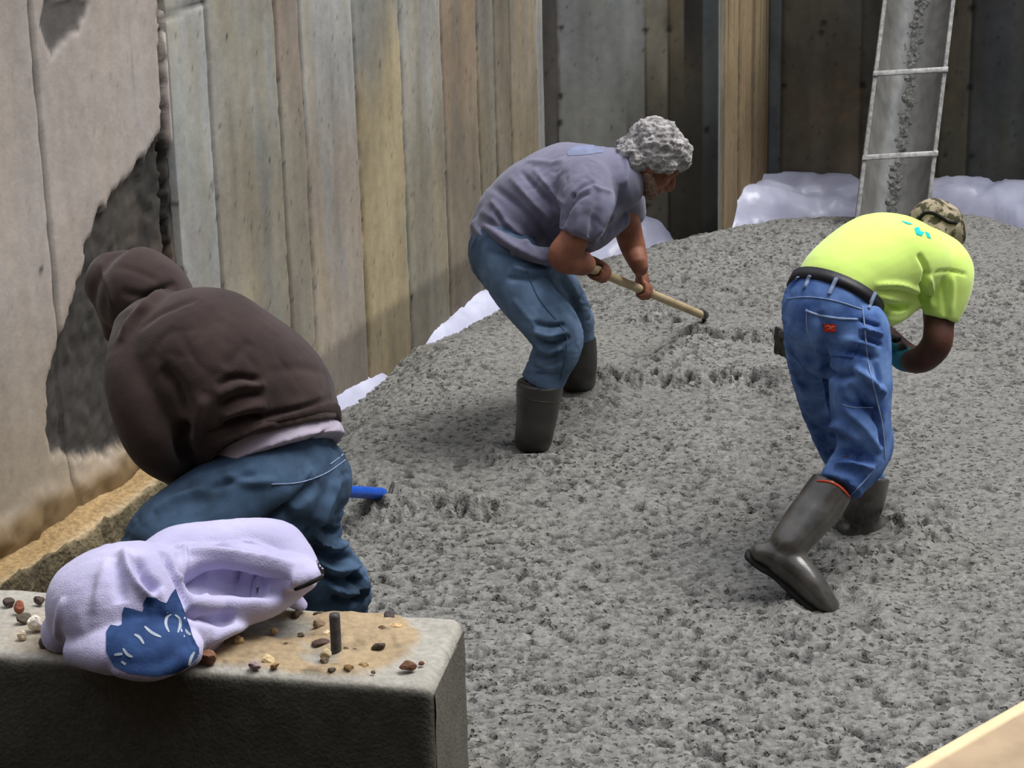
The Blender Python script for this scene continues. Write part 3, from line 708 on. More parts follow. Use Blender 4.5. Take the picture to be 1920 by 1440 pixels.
STN = [(68, 1173, 38, 34, (240, 232, 214), 'bright white angular stone left of the sweatshirt'),
 (42, 1195, 24, 18, (205, 192, 165), 'pale cream flat stone below the bright white stone at the far left'),
 (38, 1142, 24, 28, (150, 92, 72), 'reddish brown stone at the far left end of the wall top'),
 (18, 1131, 26, 18, (78, 66, 58), 'dark stone at the photo edge, behind the reddish brown one'),
 (75, 1129, 24, 17, (82, 72, 62), 'small dark stone behind the bright white stone'),
 (46, 1163, 34, 16, (86, 78, 66), 'dark flat stone between the reddish and bright white stones'),
 (103, 1122, 14, 12, (76, 68, 60), 'small dark pebble touching the sweatshirt at its far left'),
 (84, 1207, 22, 24, (92, 84, 74), 'dark grey stone half under the left side of the sweatshirt'),
 (96, 1190, 18, 18, (120, 108, 96), 'greyish brown stone against the left side of the sweatshirt'),
 (448, 1203, 20, 28, (190, 162, 118), 'upright yellowish stone just right of the sweatshirt'),
 (514, 1184, 17, 20, (200, 172, 128), 'yellowish stone standing midway between sweatshirt and bolt'),
 (390, 1236, 34, 34, (128, 92, 72), 'reddish brown lump beside the blue print of the sweatshirt'),
 (503, 1240, 26, 12, (214, 190, 145), 'pale flat stone near the front edge left of the bolt'),
 (479, 1250, 26, 16, (150, 132, 128), 'pinkish grey stone near the front edge, furthest left of its cluster'),
 (515, 1253, 22, 9, (160, 128, 90), 'thin tan chip in front of the pale flat stone near the front edge'),
 (601, 1207, 38, 16, (84, 66, 60), 'dark flat stone leaning left of the bolt'),
 (612, 1190, 20, 13, (222, 200, 158), 'cream stone on the left of the bolt, above the dark flat stone'),
 (600, 1177, 30, 14, (130, 110, 88), 'brown stone behind the cream stone left of the bolt'),
 (611, 1231, 24, 22, (188, 170, 132), 'light stone at the foot of the bolt on its left'),
 (608, 1243, 20, 9, (96, 82, 66), 'dark chip in front of the light stone at the foot of the bolt'),
 (732, 1156, 32, 12, (72, 66, 64), 'long dark slate chip near the back edge right of the bolt'),
 (709, 1217, 30, 15, (74, 64, 56), 'dark pointed stone right of the bolt in the middle of the top'),
 (718, 1180, 20, 12, (110, 88, 64), 'brown stone behind the dark pointed stone right of the bolt'),
 (742, 1175, 26, 12, (196, 166, 120), 'sandy flat stone near the back edge right of the bolt'),
 (765, 1252, 34, 18, (104, 72, 52), 'rust brown stone near the front right corner'),
 (654, 1256, 22, 13, (120, 96, 62), 'mustard brown stone at the front edge right of the bolt'),
 (622, 1259, 16, 12, (96, 88, 74), 'small grey pebble on the front edge below the bolt'),
 (682, 1250, 20, 9, (150, 124, 84), 'sandy chip at the front edge between bolt and corner'),
 (565, 1192, 14, 10, (104, 90, 74), 'small brown pebble left of the bolt, on bare mud'),
 (536, 1211, 16, 9, (96, 78, 56), 'flat brown pebble in the mud between sweatshirt and bolt'),
 (597, 1152, 22, 9, (90, 78, 64), 'dark chip near the back edge left of the bolt'),
 (555, 1153, 20, 16, (84, 72, 58), 'dark stone beside the right end of the sweatshirt'),
 (648, 1219, 16, 8, (96, 80, 62), 'small dark pebble just right of the bolt foot'),
 (666, 1220, 12, 6, (92, 76, 60), 'tiny dark pebble, second to the right of the bolt foot'),
 (790, 1246, 14, 8, (112, 74, 56), 'tiny rust pebble closest to the right end of the wall top'),
 (700, 1262, 9, 7, (110, 90, 66), 'tiny tan pebble on the front edge left of the rust brown stone')]
for k, s_ in enumerate(STN): stone(*s_, k)

# ------------------------------------------------------------------ chute
def make_chute():
    q0 = P(1670, 428, 10.34); q1 = P(1723, 0, 10.93); ax = (q1-q0).normalized(); L0 = -.05; L1 = (q1-q0).length+1.7
    sd = Vector((1, .0, .035)).normalized(); nr = sd.cross(ax).normalized()
    if nr.z < 0: nr = -nr
    hw = .175
    root = bpy.data.objects.new('concrete_chute', None); link(root)
    tag(root, 'grey metal concrete chute with side rails, leaning down over the far wall', 'chute')
    # half-round trough
    nL = 160; na = 30; ls = np.linspace(L0, L1, nL); an = np.linspace(-1, 1, na)
    Lg, Ag = np.meshgrid(ls, an); Lg = Lg.ravel(); Ag = Ag.ravel()
    th = Ag*math.radians(80); X = np.sin(th)/math.sin(math.radians(80))*hw*.97; D = -(np.cos(th)-math.cos(math.radians(80)))*.12
    V = np.array(q0)[None]+Lg[:, None]*np.array(ax)+X[:, None]*np.array(sd)+D[:, None]*np.array(nr)
    p3 = np.stack([Ag, Ag*0, Lg], 1)
    C = np.array(lin(116, 115, 110))[None]*(1+.22*fbm(p3, (7, 1, 1.2), 3, 2))[:, None]
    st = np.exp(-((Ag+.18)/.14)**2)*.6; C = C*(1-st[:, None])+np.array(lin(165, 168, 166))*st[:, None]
    tr_ = np_mesh('trough', V, gridfaces(nL, na)[:, ::-1], M_trough, root, C); m_ = tr_.modifiers.new('t', 'SOLIDIFY'); m_.thickness = .004
    # slurry ribbon with pebbles
    nL = 420; na = 22; ls = np.linspace(L0, L1, nL); an = np.linspace(-.28, .34, na); Lg, Ag = np.meshgrid(ls, an); Lg = Lg.ravel(); Ag = Ag.ravel()
    mid = .03+.10*fbm(np.stack([Lg, Lg*0, Lg*0], 1), (2, 1, 1), 3, 4); th = (Ag+mid)*math.radians(80); X = np.sin(th)*hw; D = -(np.cos(th)-math.cos(math.radians(80)))*.12
    p3 = np.stack([X, Lg, X*0], 1); hgt = .012*fbm(p3, 55, 3, 5)+.012*np.exp(-((Ag-.03)/.17)**2)-.008
    V = np.array(q0)[None]+Lg[:, None]*np.array(ax)+X[:, None]*np.array(sd)+(D+hgt)[:, None]*np.array(nr)
    s2 = np_mesh('concrete_residue', V, gridfaces(nL, na)[:, ::-1], M_slurry, root); s2['kind'] = 'stuff'
    for sg in (-1, 1):
        bm = bmesh.new(); mid_ = q0+ax*((L0+L1)/2)+sd*(hw*sg)+nr*.0
        box(bm, mid_, (.022, L1-L0, .032), Matrix((sd, ax, nr)).transposed(), .004); obj('side_rail', bm, M_metal, root)
    for py in (295, 137, -14):
        best = min(((projx(q0+ax*t)[1]-py)**2, t) for t in np.linspace(0, L1, 600))[1]
        bm = bmesh.new(); box(bm, q0+ax*best+nr*.02, (hw*2+.03, .028, .010), Matrix((sd, ax, nr)).transposed(), .003); obj('cross_bar', bm, M_metal, root)
    return root, q0
ch, chq = make_chute()
# ------------------------------------------------------------------ people helpers
def head(bm, c, up, fwd, s=1.0):
    """skull, jaw, nose, brow, lips, ears in one solid. c = centre of the skull"""
    R = frame(up, fwd); c = Vector(c)
    def L(x, y, z): return c+R @ Vector((x*s, y*s, z*s))
    def b(x, y, z, r, sub=3): ball(bm, L(x, y, z), tuple(k*s for k in r), R, sub)
    b(0, -.01, .015, (.074, .094, .090)); b(0, .03, -.035, (.060, .062, .072)); b(0, .045, -.085, (.040, .040, .030)); b(0, .078, -.098, (.020, .016, .018))
    tube(bm, [(L(0, .088, .005), .009*s), (L(0, .112, -.03), .013*s), (L(0, .105, -.042), .016*s)], n=10)
    b(0.013, .098, -.044, (.009, .010, .008)); b(-.013, .098, -.044, (.009, .010, .008))
    for sx_ in (-1, 1):
        b(sx_*.032, .077, .016, (.022, .014, .009)); b(sx_*.031, .074, -.003, (.015, .013, .011)); b(sx_*.042, .062, -.03, (.022, .022, .020))
        b(sx_*.076, -.008, -.018, (.008, .020, .032)); b(sx_*.082, -.016, -.010, (.006, .014, .020))
        tube(bm, [(L(sx_*.055, .0, -.055), .022*s), (L(sx_*.045, .04, -.082), .020*s), (L(0, .075, -.095), .016*s)], n=10)
    b(0, .090, -.066, (.024, .010, .006)); b(0, .088, -.078, (.020, .010, .007))
    return R
def grip(bm, g, h, wristdir, r=.016, flip=1, s=1.0, open_=0.):
    """right/left hand closed round a bar: g centre on the bar, h bar axis, wristdir from bar to forearm"""
    h = Vector(h).normalized(); e1 = Vector(wristdir); e1 = (e1-h*e1.dot(h)).normalized(); e2 = h.cross(e1)*flip
    g = Vector(g); fr = .0088*s; R = r+fr
    def at(a, o, rr=R): return g+h*o+(e1*math.cos(a)+e2*math.sin(a))*rr
    # palm: pad lying on the bar between wrist side and knuckles
    kn = .52; 
    palm0 = g+e1*(R+.062)+e2*(-.010)
    tube(bm, [(palm0, .027*s, .021*s), (g+e1*(R+.034), .037*s, .021*s), (g+e1*(R+.010)+e2*.006, .042*s, .018*s)], ref=h, n=16)
    for i, (o, ln) in enumerate(((-.032, .82), (-.011, .96), (.011, 1.0), (.032, .93))):
        o *= s; st = [(g+h*o+e1*(R+.018)+e2*.008, fr*1.12)]
        span = math.radians(235)*ln*(1-.3*open_)
        for k in range(7):
            a = math.radians(25)+span*k/6; st.append((at(a, o, R+.003*math.sin(3*a)), fr*(1.08-.035*k)))
        tube(bm, st, n=10, k=3)
    # thumb: leaves the side of the palm near its base, wraps the other way
    o = .040*s
    st = [(g+e1*(R+.050)-e2*.012+h*.020, .0125*s), (g+e1*(R+.022)-e2*.022+h*.032, .0115*s), (at(math.radians(-75), o, R+.002), .0105*s), (at(math.radians(-125), o*.95, R+.001), .0098*s), (at(math.radians(-165), o*.8, R+.001), .0088*s)]
    tube(bm, st, n=10, k=4)
    return palm0
def bar_at(a, b, px):
    """point of the bar a-b seen nearest to column px"""
    return min((abs(projx(a.lerp(b, t))[0]-px), t) for t in np.linspace(-.1, 1.1, 500))[1]
def boot(parent, name, shaft, foot, mt, sole=None, ref=(0, 1, 0), label=None, rim=None):
    bm = bmesh.new(); tube(bm, shaft, n=26, ref=ref, cap=(False, True)); tube(bm, foot, n=22, ref=ref)
    me = remesh(bm, .007, 5); wrinkle(me, .0025, 14, 3); o = finish(me, name, mt, parent)
    return o
def tool_handle(name, a, b, r, mt, parent):
    bm = bmesh.new(); tube(bm, [(a, r), (a.lerp(b, .5), r), (b, r)], n=16, k=4); return obj(name, bm, mt, parent)

# <people>
# ================================================================== worker in the grey t-shirt
def worker_grey():
    # tool first: pole from the near hand to the pour
    tip = G(1316, 610, .0); back = P(1098, 500, 7.12)
    root = bpy.data.objects.new('concrete_rake', None); link(root)
    tag(root, 'concrete rake with pale wooden handle held by the grey haired worker', 'rake', 'concrete rakes in the workers\' hands')
    tip2 = tip+(tip-back).normalized()*.0
    tool_handle('handle', back-(tip-back).normalized()*.05, tip2+Vector((0, 0, .045)), .0165, M_wood, root)
    a = tip2+Vector((0, 0, .05)); hd = (tip-back).normalized()
    sd = Vector((hd.y, -hd.x, 0)).normalized()
    bm = bmesh.new(); tube(bm, [(a-hd*.02, .021), (a+hd*.045, .019)], n=14, k=2); tube(bm, [(a+hd*.03, .010), (a+hd*.05+Vector((0, 0, -.05)), .010), (a+hd*.03+Vector((0, 0, -.09)), .012)], n=10)
    obj('ferrule', bm, M_tool, root)
    bm = bmesh.new(); box(bm, a+hd*.035+Vector((0, 0, -.105)), (.42, .006, .09), frame((0, 0, 1), (hd.x, hd.y, 0)), .002); obj('blade', bm, M_tool, root)
    bx_, by_ = back, tip2+Vector((0, 0, .045)); ax = (by_-bx_).normalized()
    t1 = bar_at(bx_, by_, 1122); g1 = bx_.lerp(by_, t1); t2 = bar_at(bx_, by_, 1204); g2 = bx_.lerp(by_, t2)
    # ---- body, one continuous skin
    bm = bmesh.new()
    tube(bm, [(P(935, 470, 7.3), .15, .11), (P(1000, 390, 7.3), .15, .11), (P(1075, 365, 7.3), .15, .11), (P(1120, 345, 7.3), .13, .09), (P(1150, 330, 7.3), .06, .06)], n=22)
    w1 = P(1113, 500, 7.13); 
    pm1 = grip(bm, g1, ax, (w1-g1)+Vector((-.10, -.03, .06)), r=.0165, flip=-1, s=1.12)
    tube(bm, [(P(1100, 355, 7.16), .06), (P(1092, 405, 7.03), .055), (P(1076, 448, 6.99), .052), (P(1055, 480, 6.98), .052), (P(1078, 490, 7.0), .047), (P(1098, 495, 7.05), .036), (pm1, .029, .022)], n=18)
    w2 = P(1203, 505, 7.5)
    pm2 = grip(bm, g2, ax, Vector((-.12, 0, 1)), r=.0165, flip=1, open_=.4, s=1.12)
    tube(bm, [(P(1150, 345, 7.48), .08), (P(1172, 400, 7.52), .052), (P(1180, 440, 7.55), .050), (P(1189, 470, 7.54), .045), (P(1200, 502, 7.5), .030), (pm2, .027, .022)], n=18)
    for Ys, pts in ((0, [(935, 480, 7.16, .09), (990, 560, 7.08, .075), (1045, 628, 7.0, .06), (1028, 690, 7.0, .05), (1010, 760, 7.02, .035)]),
                    (1, [(985, 480, 7.48, .09), (1030, 540, 7.6, .07), (1078, 600, 7.66, .055), (1084, 650, 7.69, .04), (1083, 680, 7.7, .03)])):
        tube(bm, [(P(x, y, Y), r) for x, y, Y, r in pts], n=16)
    # neck and head, looking down to the right
    hc = P(1226, 298, 7.30); upv = Vector((.55, .08, .60)); fw_ = Vector((.62, .10, -.66))
    tube(bm, [(P(1135, 335, 7.3), .085), (P(1175, 325, 7.3), .066), (hc-upv.normalized()*.045-fw_.normalized()*.03, .062)], n=18)
    head(bm, hc, upv, fw_, 1.02)
    me = remesh(bm, .0052, 3); V, N = get_vn(me)
    body = finish(me, 'person', M_skin)
    tag(body, 'grey haired person bending in a grey t-shirt, raking the concrete with a wooden handle', 'person', 'workers spreading the concrete')
    # ---- t-shirt
    bm = bmesh.new()
    tube(bm, [(P(950, 432, 7.3), .188, .128), (P(966, 412, 7.3), .187, .136), (P(1003, 380, 7.3), .195, .155), (P(1068, 362, 7.3), .22, .178), (P(1118, 348, 7.3), .215, .150), (P(1150, 338, 7.3), .15, .115)], n=34, ref=(0, 1, 0))
    tube(bm, [(P(1092, 345, 7.15), .098), (P(1100, 385, 7.04), .090), (P(1092, 420, 7.0), .080), (P(1081, 446, 6.98), .068)], n=24, cap=(True, False))
    tube(bm, [(P(1148, 335, 7.46), .09), (P(1168, 370, 7.52), .078), (P(1180, 396, 7.56), .062)], n=22)
    tube(bm, [(P(1110, 335, 7.3), .15, .12), (P(1160, 326, 7.3), .100, .092), (P(1172, 322, 7.3), .088, .082)], n=24)
    # loose cloth hanging from the chest
    tube(bm, [(P(1030, 420, 7.3), .14, .08), (P(1085, 430, 7.32), .15, .085), (P(1140, 408, 7.38), .12, .06)], n=24)
    # hem skirt over the jeans
    tube(bm, [(P(962, 405, 7.3), .190, .130), (P(950, 432, 7.29), .196, .128)], n=30)
    tube(bm, [(P(897, 424, 7.22), .03), (P(925, 446, 7.11), .035), (P(965, 464, 7.065), .032), (P(1005, 477, 7.05), .032), (P(1035, 480, 7.06), .03)], n=16)
    me = remesh(bm, .0065, 7)
    fold(me, [([(900, 395), (960, 430), (1010, 480)], .010, .016), ([(925, 350), (985, 400), (1040, 470)], -.008, .013), ([(955, 330), (1000, 380), (1045, 425)], .008, .012),
              ([(975, 320), (1015, 365), (1050, 400)], -.008, .010), ([(1000, 315), (1035, 360), (1060, 385)], .006, .010),
              ([(1078, 362), (1065, 385), (1050, 430)], -.016, .012), ([(1115, 340), (1090, 352), (1070, 372)], -.009, .008), ([(1110, 352), (1085, 364), (1068, 385)], .006, .006), ([(1108, 362), (1084, 374), (1066, 395)], -.006, .006),
              ([(1105, 345), (1130, 355), (1150, 362)], .005, .008), ([(1125, 350), (1115, 410), (1105, 465)], -.012, .014), ([(1150, 360), (1140, 400), (1115, 450)], .010, .014), ([(1165, 345), (1160, 385), (1135, 430)], -.009, .010),
              ([(905, 420), (950, 455), (1000, 480), (1030, 492)], .012, .012), ([(890, 415), (930, 460), (960, 475)], -.010, .012), ([(930, 400), (960, 440), (990, 452)], -.012, .010),
              ([(1085, 385), (1080, 420), (1072, 445)], .005, .012), ([(985, 300), (1030, 305), (1060, 300)], .006, .014), ([(920, 375), (940, 400), (955, 430)], .007, .01),
              ([(1170, 285), (1176, 320), (1170, 350)], .008, .007)], 1.35)
    wrinkle(me, .004, 13, 5); creases(me, .0028, (16, 16, 9), 4)
    sh = finish(me, 'tshirt', M_gshirt, body); bv = bvh_of(me)
    p = patch('back_highlight', [(1062, 283), (1080, 274), (1110, 272), (1135, 276), (1130, 286), (1108, 289), (1085, 292), (1065, 292)], bv, M_pale, sh, .0015); p['label'] = 'pale blue highlight painted on the upper back'  # soft highlight on the upper back, put in as a pale patch
    cord('sleeve_hem', [(1050, 425), (1068, 446), (1090, 460), (1106, 466)], bv, .0022, M_gshirt, sh, .001)
    # ---- jeans
    bm = bmesh.new()
    tube(bm, [(P(944, 452, 7.28), .18, .118), (P(945, 475, 7.28), .186, .125), (P(958, 500, 7.28), .18, .115)], n=28)
    tube(bm, [(P(945, 470, 7.17), .118), (P(965, 515, 7.12), .112), (P(995, 565, 7.07), .098), (P(1035, 612, 7.01), .094), (P(1045, 645, 6.99), .088), (P(1030, 685, 7.0), .076), (P(1014, 720, 7.0), .076)], n=24, cap=(True, False))
    tube(bm, [(P(985, 480, 7.46), .11), (P(1030, 530, 7.58), .095), (P(1066, 575, 7.64), .080), (P(1078, 610, 7.66), .075), (P(1084, 650, 7.68), .062)], n=22)
    me = remesh(bm, .0065, 5)
    fold(me, [([(1000, 605), (1030, 612), (1060, 608)], -.012, .008), ([(1000, 620), (1030, 630), (1065, 622)], .012, .008), ([(1003, 634), (1035, 645), (1070, 632)], -.012, .008), ([(1005, 650), (1030, 660), (1055, 652)], .010, .008),
              ([(1000, 668), (1025, 672), (1045, 665)], -.008, .008), ([(1005, 684), (1035, 690), (1055, 680)], .006, .008), ([(1002, 700), (1030, 702), (1050, 700)], -.005, .007),
              ([(960, 500), (1000, 510), (1045, 500)], .008, .012), ([(950, 520), (990, 525), (1020, 515)], -.007, .010), ([(1020, 520), (1050, 560), (1085, 600)], .006, .012), ([(1052, 520), (1072, 550), (1085, 590)], -.014, .014),
              ([(915, 470), (950, 480), (1000, 490)], -.006, .010), ([(960, 560), (985, 590), (1005, 610)], .005, .012)], 1.5)
    wrinkle(me, .004, 16, 7); creases(me, .004, (12, 12, 24), 3)
    jn = finish(me, 'jeans', M_jean_l, body); bv = bvh_of(me)
    cord('side_seam', [(985, 500), (1010, 560), (1058, 620), (1062, 660), (1050, 712)], bv, .0018, M_jean_d, jn)
    # ---- boots
    gx = Vector((1, 0, 0))
    s0 = P(1013, 716, 7.0); an = G(1000, 838, -.02); 
    bt = boot(body, 'boot', [(s0, .085, .082), (P(1008, 770, 7.0), .078, .074), (P(1001, 815, 7.01), .070, .066), (an, .062, .064), (an+Vector((0, 0, -.05)), .06, .062)],
              [(an+Vector((-.05, 0, .0)), .050), (an+Vector((.04, 0, .0)), .055), (an+Vector((.12, -.03, -.015)), .05, .04), (an+Vector((.18, -.04, -.03)), .045, .03)], M_boot)
    bvb = bvh_of(bt.data); cord('rim', [(970, 708), (985, 719), (1015, 723), (1045, 719), (1058, 712)], bvb, .004, M_boot, bt); cord('shaft_line', [(975, 742), (1005, 752), (1055, 756)], bvb, .0018, M_boot, bt)
    s1 = P(1080, 632, 7.68); an = G(1083, 728, -.01)
    bt = boot(body, 'boot', [(s1, .078), (P(1082, 680, 7.68), .076), (an, .066), (an+Vector((0, 0, -.06)), .06)],
              [(an+Vector((-.05, 0, -.03)), .05), (an+Vector((.06, 0, -.05)), .05), (an+Vector((.17, -.01, -.075)), .045, .03)], M_boot)
    # ---- hair
    bm = bmesh.new(); R = frame(upv, fw_); 
    def L(x, y, z): return hc+R @ Vector((x, y, z))
    ball(bm, L(0, -.022, .040), (.097, .108, .092), R, 4); ball(bm, L(0, .040, .062), (.080, .066, .058), R); ball(bm, L(0, -.085, -.035), (.072, .045, .055), R); 
    for sx_ in (-1, 1): ball(bm, L(sx_*.066, -.015, .005), (.032, .060, .048), R); ball(bm, L(sx_*.064, .030, .020), (.026, .034, .036), R); ball(bm, L(sx_*.058, -.055, -.04), (.034, .04, .045), R)
    me = remesh(bm, .004, 3); V, N = get_vn(me); rd = 1-np.abs(fbm(V, 42, 3, 4)); sw = fbm(V, (30, 30, 60), 3, 8)
    set_v(me, V+N*(.014*(rd-.75)+.013*sw+.005*fbm(V, 110, 2, 9))[:, None]); finish(me, 'hair', M_hair, body)
    bm = bmesh.new(); ball(bm, L(0, .058, -.098), (.040, .034, .022), R); tube(bm, [(L(-.064, .0, -.055), .018), (L(-.050, .045, -.082), .023), (L(0, .082, -.100), .020), (L(.050, .045, -.082), .023), (L(.064, .0, -.055), .018)], n=12)
    me = remesh(bm, .004, 2); wrinkle(me, .003, 90, 3); o = finish(me, 'beard', M_stub, body); o['label'] = 'short greying stubble on the jaw'
M_stub = mat('stubble', lin(104, 78, 66), lin(142, 120, 106), 90, .8, .6, 200)
worker_grey()

# ================================================================== worker in the neon t-shirt
def worker_neon():
    tipg = P(1466, 640, 7.95); hnd = P(1676, 652, 6.35)
    root = bpy.data.objects.new('concrete_rake', None); link(root)
    tag(root, 'mud-caked concrete rake pulled by the worker in the neon t-shirt', 'rake', 'concrete rakes in the workers\' hands')
    tool_handle('handle', hnd+(hnd-tipg).normalized()*.10, tipg+Vector((0, 0, .03)), .016, M_tool, root)
    bm = bmesh.new(); box(bm, tipg+Vector((.0, 0, -.005)), (.10, .012, .11), frame((0, 0, 1), (.9, .42, 0)), .004); me = remesh(bm, .004, 3); wrinkle(me, .006, 40, 3); finish(me, 'blade', M_tool, root)
    ax = (tipg-hnd).normalized()
    bm = bmesh.new()
    tube(bm, [(P(1565, 590, 6.03), .11, .09), (P(1590, 535, 6.08), .11, .09), (P(1650, 485, 6.2), .13, .09), (P(1705, 470, 6.33), .12, .08), (P(1735, 470, 6.42), .045)], n=22)
    pm = grip(bm, hnd, ax, P(1720, 678, 6.22)-hnd, r=.016, flip=1)
    tube(bm, [(P(1765, 500, 6.25), .08), (P(1768, 560, 6.2), .055), (P(1761, 605, 6.15), .046), (P(1756, 645, 6.12), .046), (P(1732, 672, 6.15), .042), (P(1708, 678, 6.22), .034), (pm, .028, .022)], n=18)
    g2 = hnd.lerp(tipg, .22)
    pm2 = grip(bm, g2, ax, Vector((.2, .2, .35)), r=.016, flip=-1)
    tube(bm, [(P(1715, 470, 6.5), .06), (P(1750, 530, 6.55), .05), (P(1757, 600, 6.52), .044), (P(1752, 640, 6.50), .040), (P(1715, 668, 6.45), .032), (pm2, .028, .022)], n=16)
    tube(bm, [(P(1530, 610, 6.1), .07), (P(1540, 740, 6.22), .045), (P(1572, 835, 6.28), .055), (P(1600, 900, 6.24), .045), (P(1612, 940, 6.19), .03)], n=14)
    tube(bm, [(P(1605, 620, 5.97), .09), (P(1612, 740, 5.92), .05), (P(1615, 830, 5.9), .038), (P(1555, 930, 5.8), .04), (P(1500, 985, 5.74), .03)], n=14)
    hc = P(1752, 448, 6.62); upv = Vector((.30, .35, .52)); fw_ = Vector((.55, .55, -.60))
    tube(bm, [(P(1728, 470, 6.42), .045), (P(1742, 456, 6.50), .052), (hc-upv.normalized()*.04, .06)], n=16)
    head(bm, hc, upv, fw_, 1.0)
    me = remesh(bm, .0052, 3); body = finish(me, 'person', M_skind)
    tag(body, 'bent-over person seen from behind in a neon yellow t-shirt, jeans and rubber boots', 'person', 'workers spreading the concrete')
    # shirt
    axu = ((CR*.46+CU*.89)*.955+Fw*.30).normalized(); c0 = P(1566, 556, 6.04)
    bm = bmesh.new()
    tube(bm, [(c0+axu*.012, .131, .108), (c0+axu*.045, .139, .122), (P(1625, 502, 6.13), .155, .140), (P(1668, 484, 6.2), .175, .138), (P(1712, 482, 6.28), .160, .106), (P(1748, 478, 6.35), .10, .07)], n=34, ref=(.55, -.8, 0))
    tube(bm, [(P(1728, 482, 6.3), .098), (P(1763, 498, 6.22), .090), (P(1776, 516, 6.19), .080), (P(1774, 555, 6.17), .070), (P(1763, 598, 6.15), .058, .052)], n=24, cap=(True, False))
    tube(bm, [(P(1705, 476, 6.44), .088), (P(1738, 500, 6.5), .08), (P(1748, 535, 6.5), .07)], n=20)
    tube(bm, [(P(1702, 470, 6.35), .12, .078), (P(1740, 463, 6.45), .076, .060)], n=20)
    tube(bm, [(P(1640, 560, 6.1), .07, .05), (P(1680, 560, 6.16), .08, .05), (P(1718, 535, 6.25), .08, .05)], n=20)
    tube(bm, [(P(1652, 590, 6.05), .05, .03), (P(1672, 582, 6.10), .06, .04), (P(1712, 552, 6.2), .06, .04)], n=20)
    me = remesh(bm, .0065, 7)
    fold(me, [([(1640, 535), (1690, 534), (1735, 552)], .008, .007), ([(1640, 546), (1690, 548), (1728, 560)], -.008, .006), ([(1645, 556), (1690, 562), (1722, 568)], .008, .007), ([(1650, 570), (1690, 578), (1705, 574)], -.008, .006), ([(1655, 584), (1685, 588), (1700, 580)], .006, .006),
              ([(1722, 475), (1735, 500), (1740, 520)], -.010, .008), ([(1740, 515), (1745, 545), (1750, 580)], .012, .008), ([(1738, 510), (1732, 540), (1732, 570)], -.016, .010), ([(1765, 520), (1770, 560), (1775, 600)], -.005, .008), ([(1785, 515), (1787, 550), (1782, 590)], .005, .008),
              ([(1752, 511), (1780, 508), (1814, 515)], -.005, .004), ([(1725, 530), (1733, 548), (1730, 562)], -.01, .008)], 1.3)
    wrinkle(me, .003, 11, 5)
    sh = finish(me, 'tshirt', M_neon, body); bv = bvh_of(me)
    for pl in ([(1714, 428), (1722, 426), (1726, 434), (1733, 436), (1728, 443), (1718, 440)], [(1734, 434), (1742, 438), (1745, 448), (1738, 445)], [(1688, 414), (1702, 417), (1712, 421), (1702, 421)]):
        patch('shirt_print', pl, bv, M_teal, sh, .0015, step=4)['label'] = 'teal print on the shoulders'
    # jeans
    bm = bmesh.new()
    tube(bm, [(c0+axu*.028, .134, .112), (c0, .137, .115), (c0-axu*.045, .142, .120), (P(1560, 615, 6.0), .142, .12), (P(1562, 655, 6.0), .12, .09)], n=32, ref=(1, -.4, 0), cap=(False, True))
    tube(bm, [(P(1605, 620, 5.96), .098), (P(1612, 690, 5.92), .094), (P(1614, 760, 5.9), .088), (P(1620, 820, 5.89), .080), (P(1612, 862, 5.87), .078), (P(1585, 895, 5.84), .070), (P(1574, 915, 5.82), .068)], n=24, cap=(True, False))
    tube(bm, [(P(1520, 620, 6.05), .085), (P(1528, 700, 6.15), .076), (P(1550, 780, 6.24), .070), (P(1580, 845, 6.28), .070), (P(1610, 880, 6.24), .066), (P(1622, 900, 6.22), .062)], n=22)
    # ballooned cloth over the bent knee
    tube(bm, [(P(1640, 790, 5.93), .05), (P(1640, 840, 5.92), .055), (P(1628, 872, 5.90), .05)], n=16)
    me = remesh(bm, .0065, 5)
    fold(me, [([(1610, 600), (1630, 606), (1652, 612)], -.008, .005), ([(1612, 615), (1635, 622), (1655, 628)], .008, .005), ([(1612, 632), (1635, 640), (1655, 648)], -.007, .005), ([(1560, 655), (1600, 660), (1650, 672)], -.006, .008),
              ([(1540, 690), (1570, 708), (1610, 700)], -.012, .014), ([(1600, 690), (1630, 710), (1660, 740)], .010, .010), ([(1590, 720), (1620, 760), (1655, 800)], -.010, .012), ([(1580, 760), (1620, 800), (1650, 850)], .009, .012),
              ([(1550, 815), (1590, 828), (1640, 870)], -.010, .010), ([(1548, 800), (1580, 800), (1620, 830)], .009, .012), ([(1555, 850), (1590, 848), (1620, 862)], -.014, .010), ([(1562, 872), (1600, 870), (1640, 878)], .008, .009),
              ([(1570, 640), (1600, 640), (1645, 652)], .005, .008), ([(1545, 640), (1550, 700), (1558, 780)], -.012, .010), ([(1535, 585), (1545, 620), (1552, 660)], -.006, .012), ([(1630, 660), (1645, 700), (1650, 740)], -.006, .008),
              ([(1640, 760), (1650, 800), (1655, 840)], -.007, .008), ([(1575, 745), (1610, 762), (1640, 762)], -.003, .005)], 2.1)
    wrinkle(me, .004, 15, 7); creases(me, .0045, (12, 12, 22), 5)
    jn = finish(me, 'jeans', M_jean_b, body); bv = bvh_of(me)
    q = patch('back_pocket', [(1512, 586), (1540, 592), (1575, 597), (1606, 600), (1611, 645), (1600, 672), (1560, 668), (1520, 655)], bv, M_jean_b, jn, .002, .002)
    cord('stitching', [(1512, 583), (1535, 591), (1570, 597), (1606, 599)], bv, .004, M_jeanhem, jn)
    rl = patch('label_patch', [(1543, 606), (1568, 608), (1567, 622), (1542, 621)], bv, M_red, jn, .0055, 0, step=4); rl['label'] = 'small red cloth label with worn pale lettering'
    cord('lettering', [(1548, 613), (1553, 611), (1558, 614), (1564, 612)], bvh_of(rl.data), .0011, M_cream, jn)
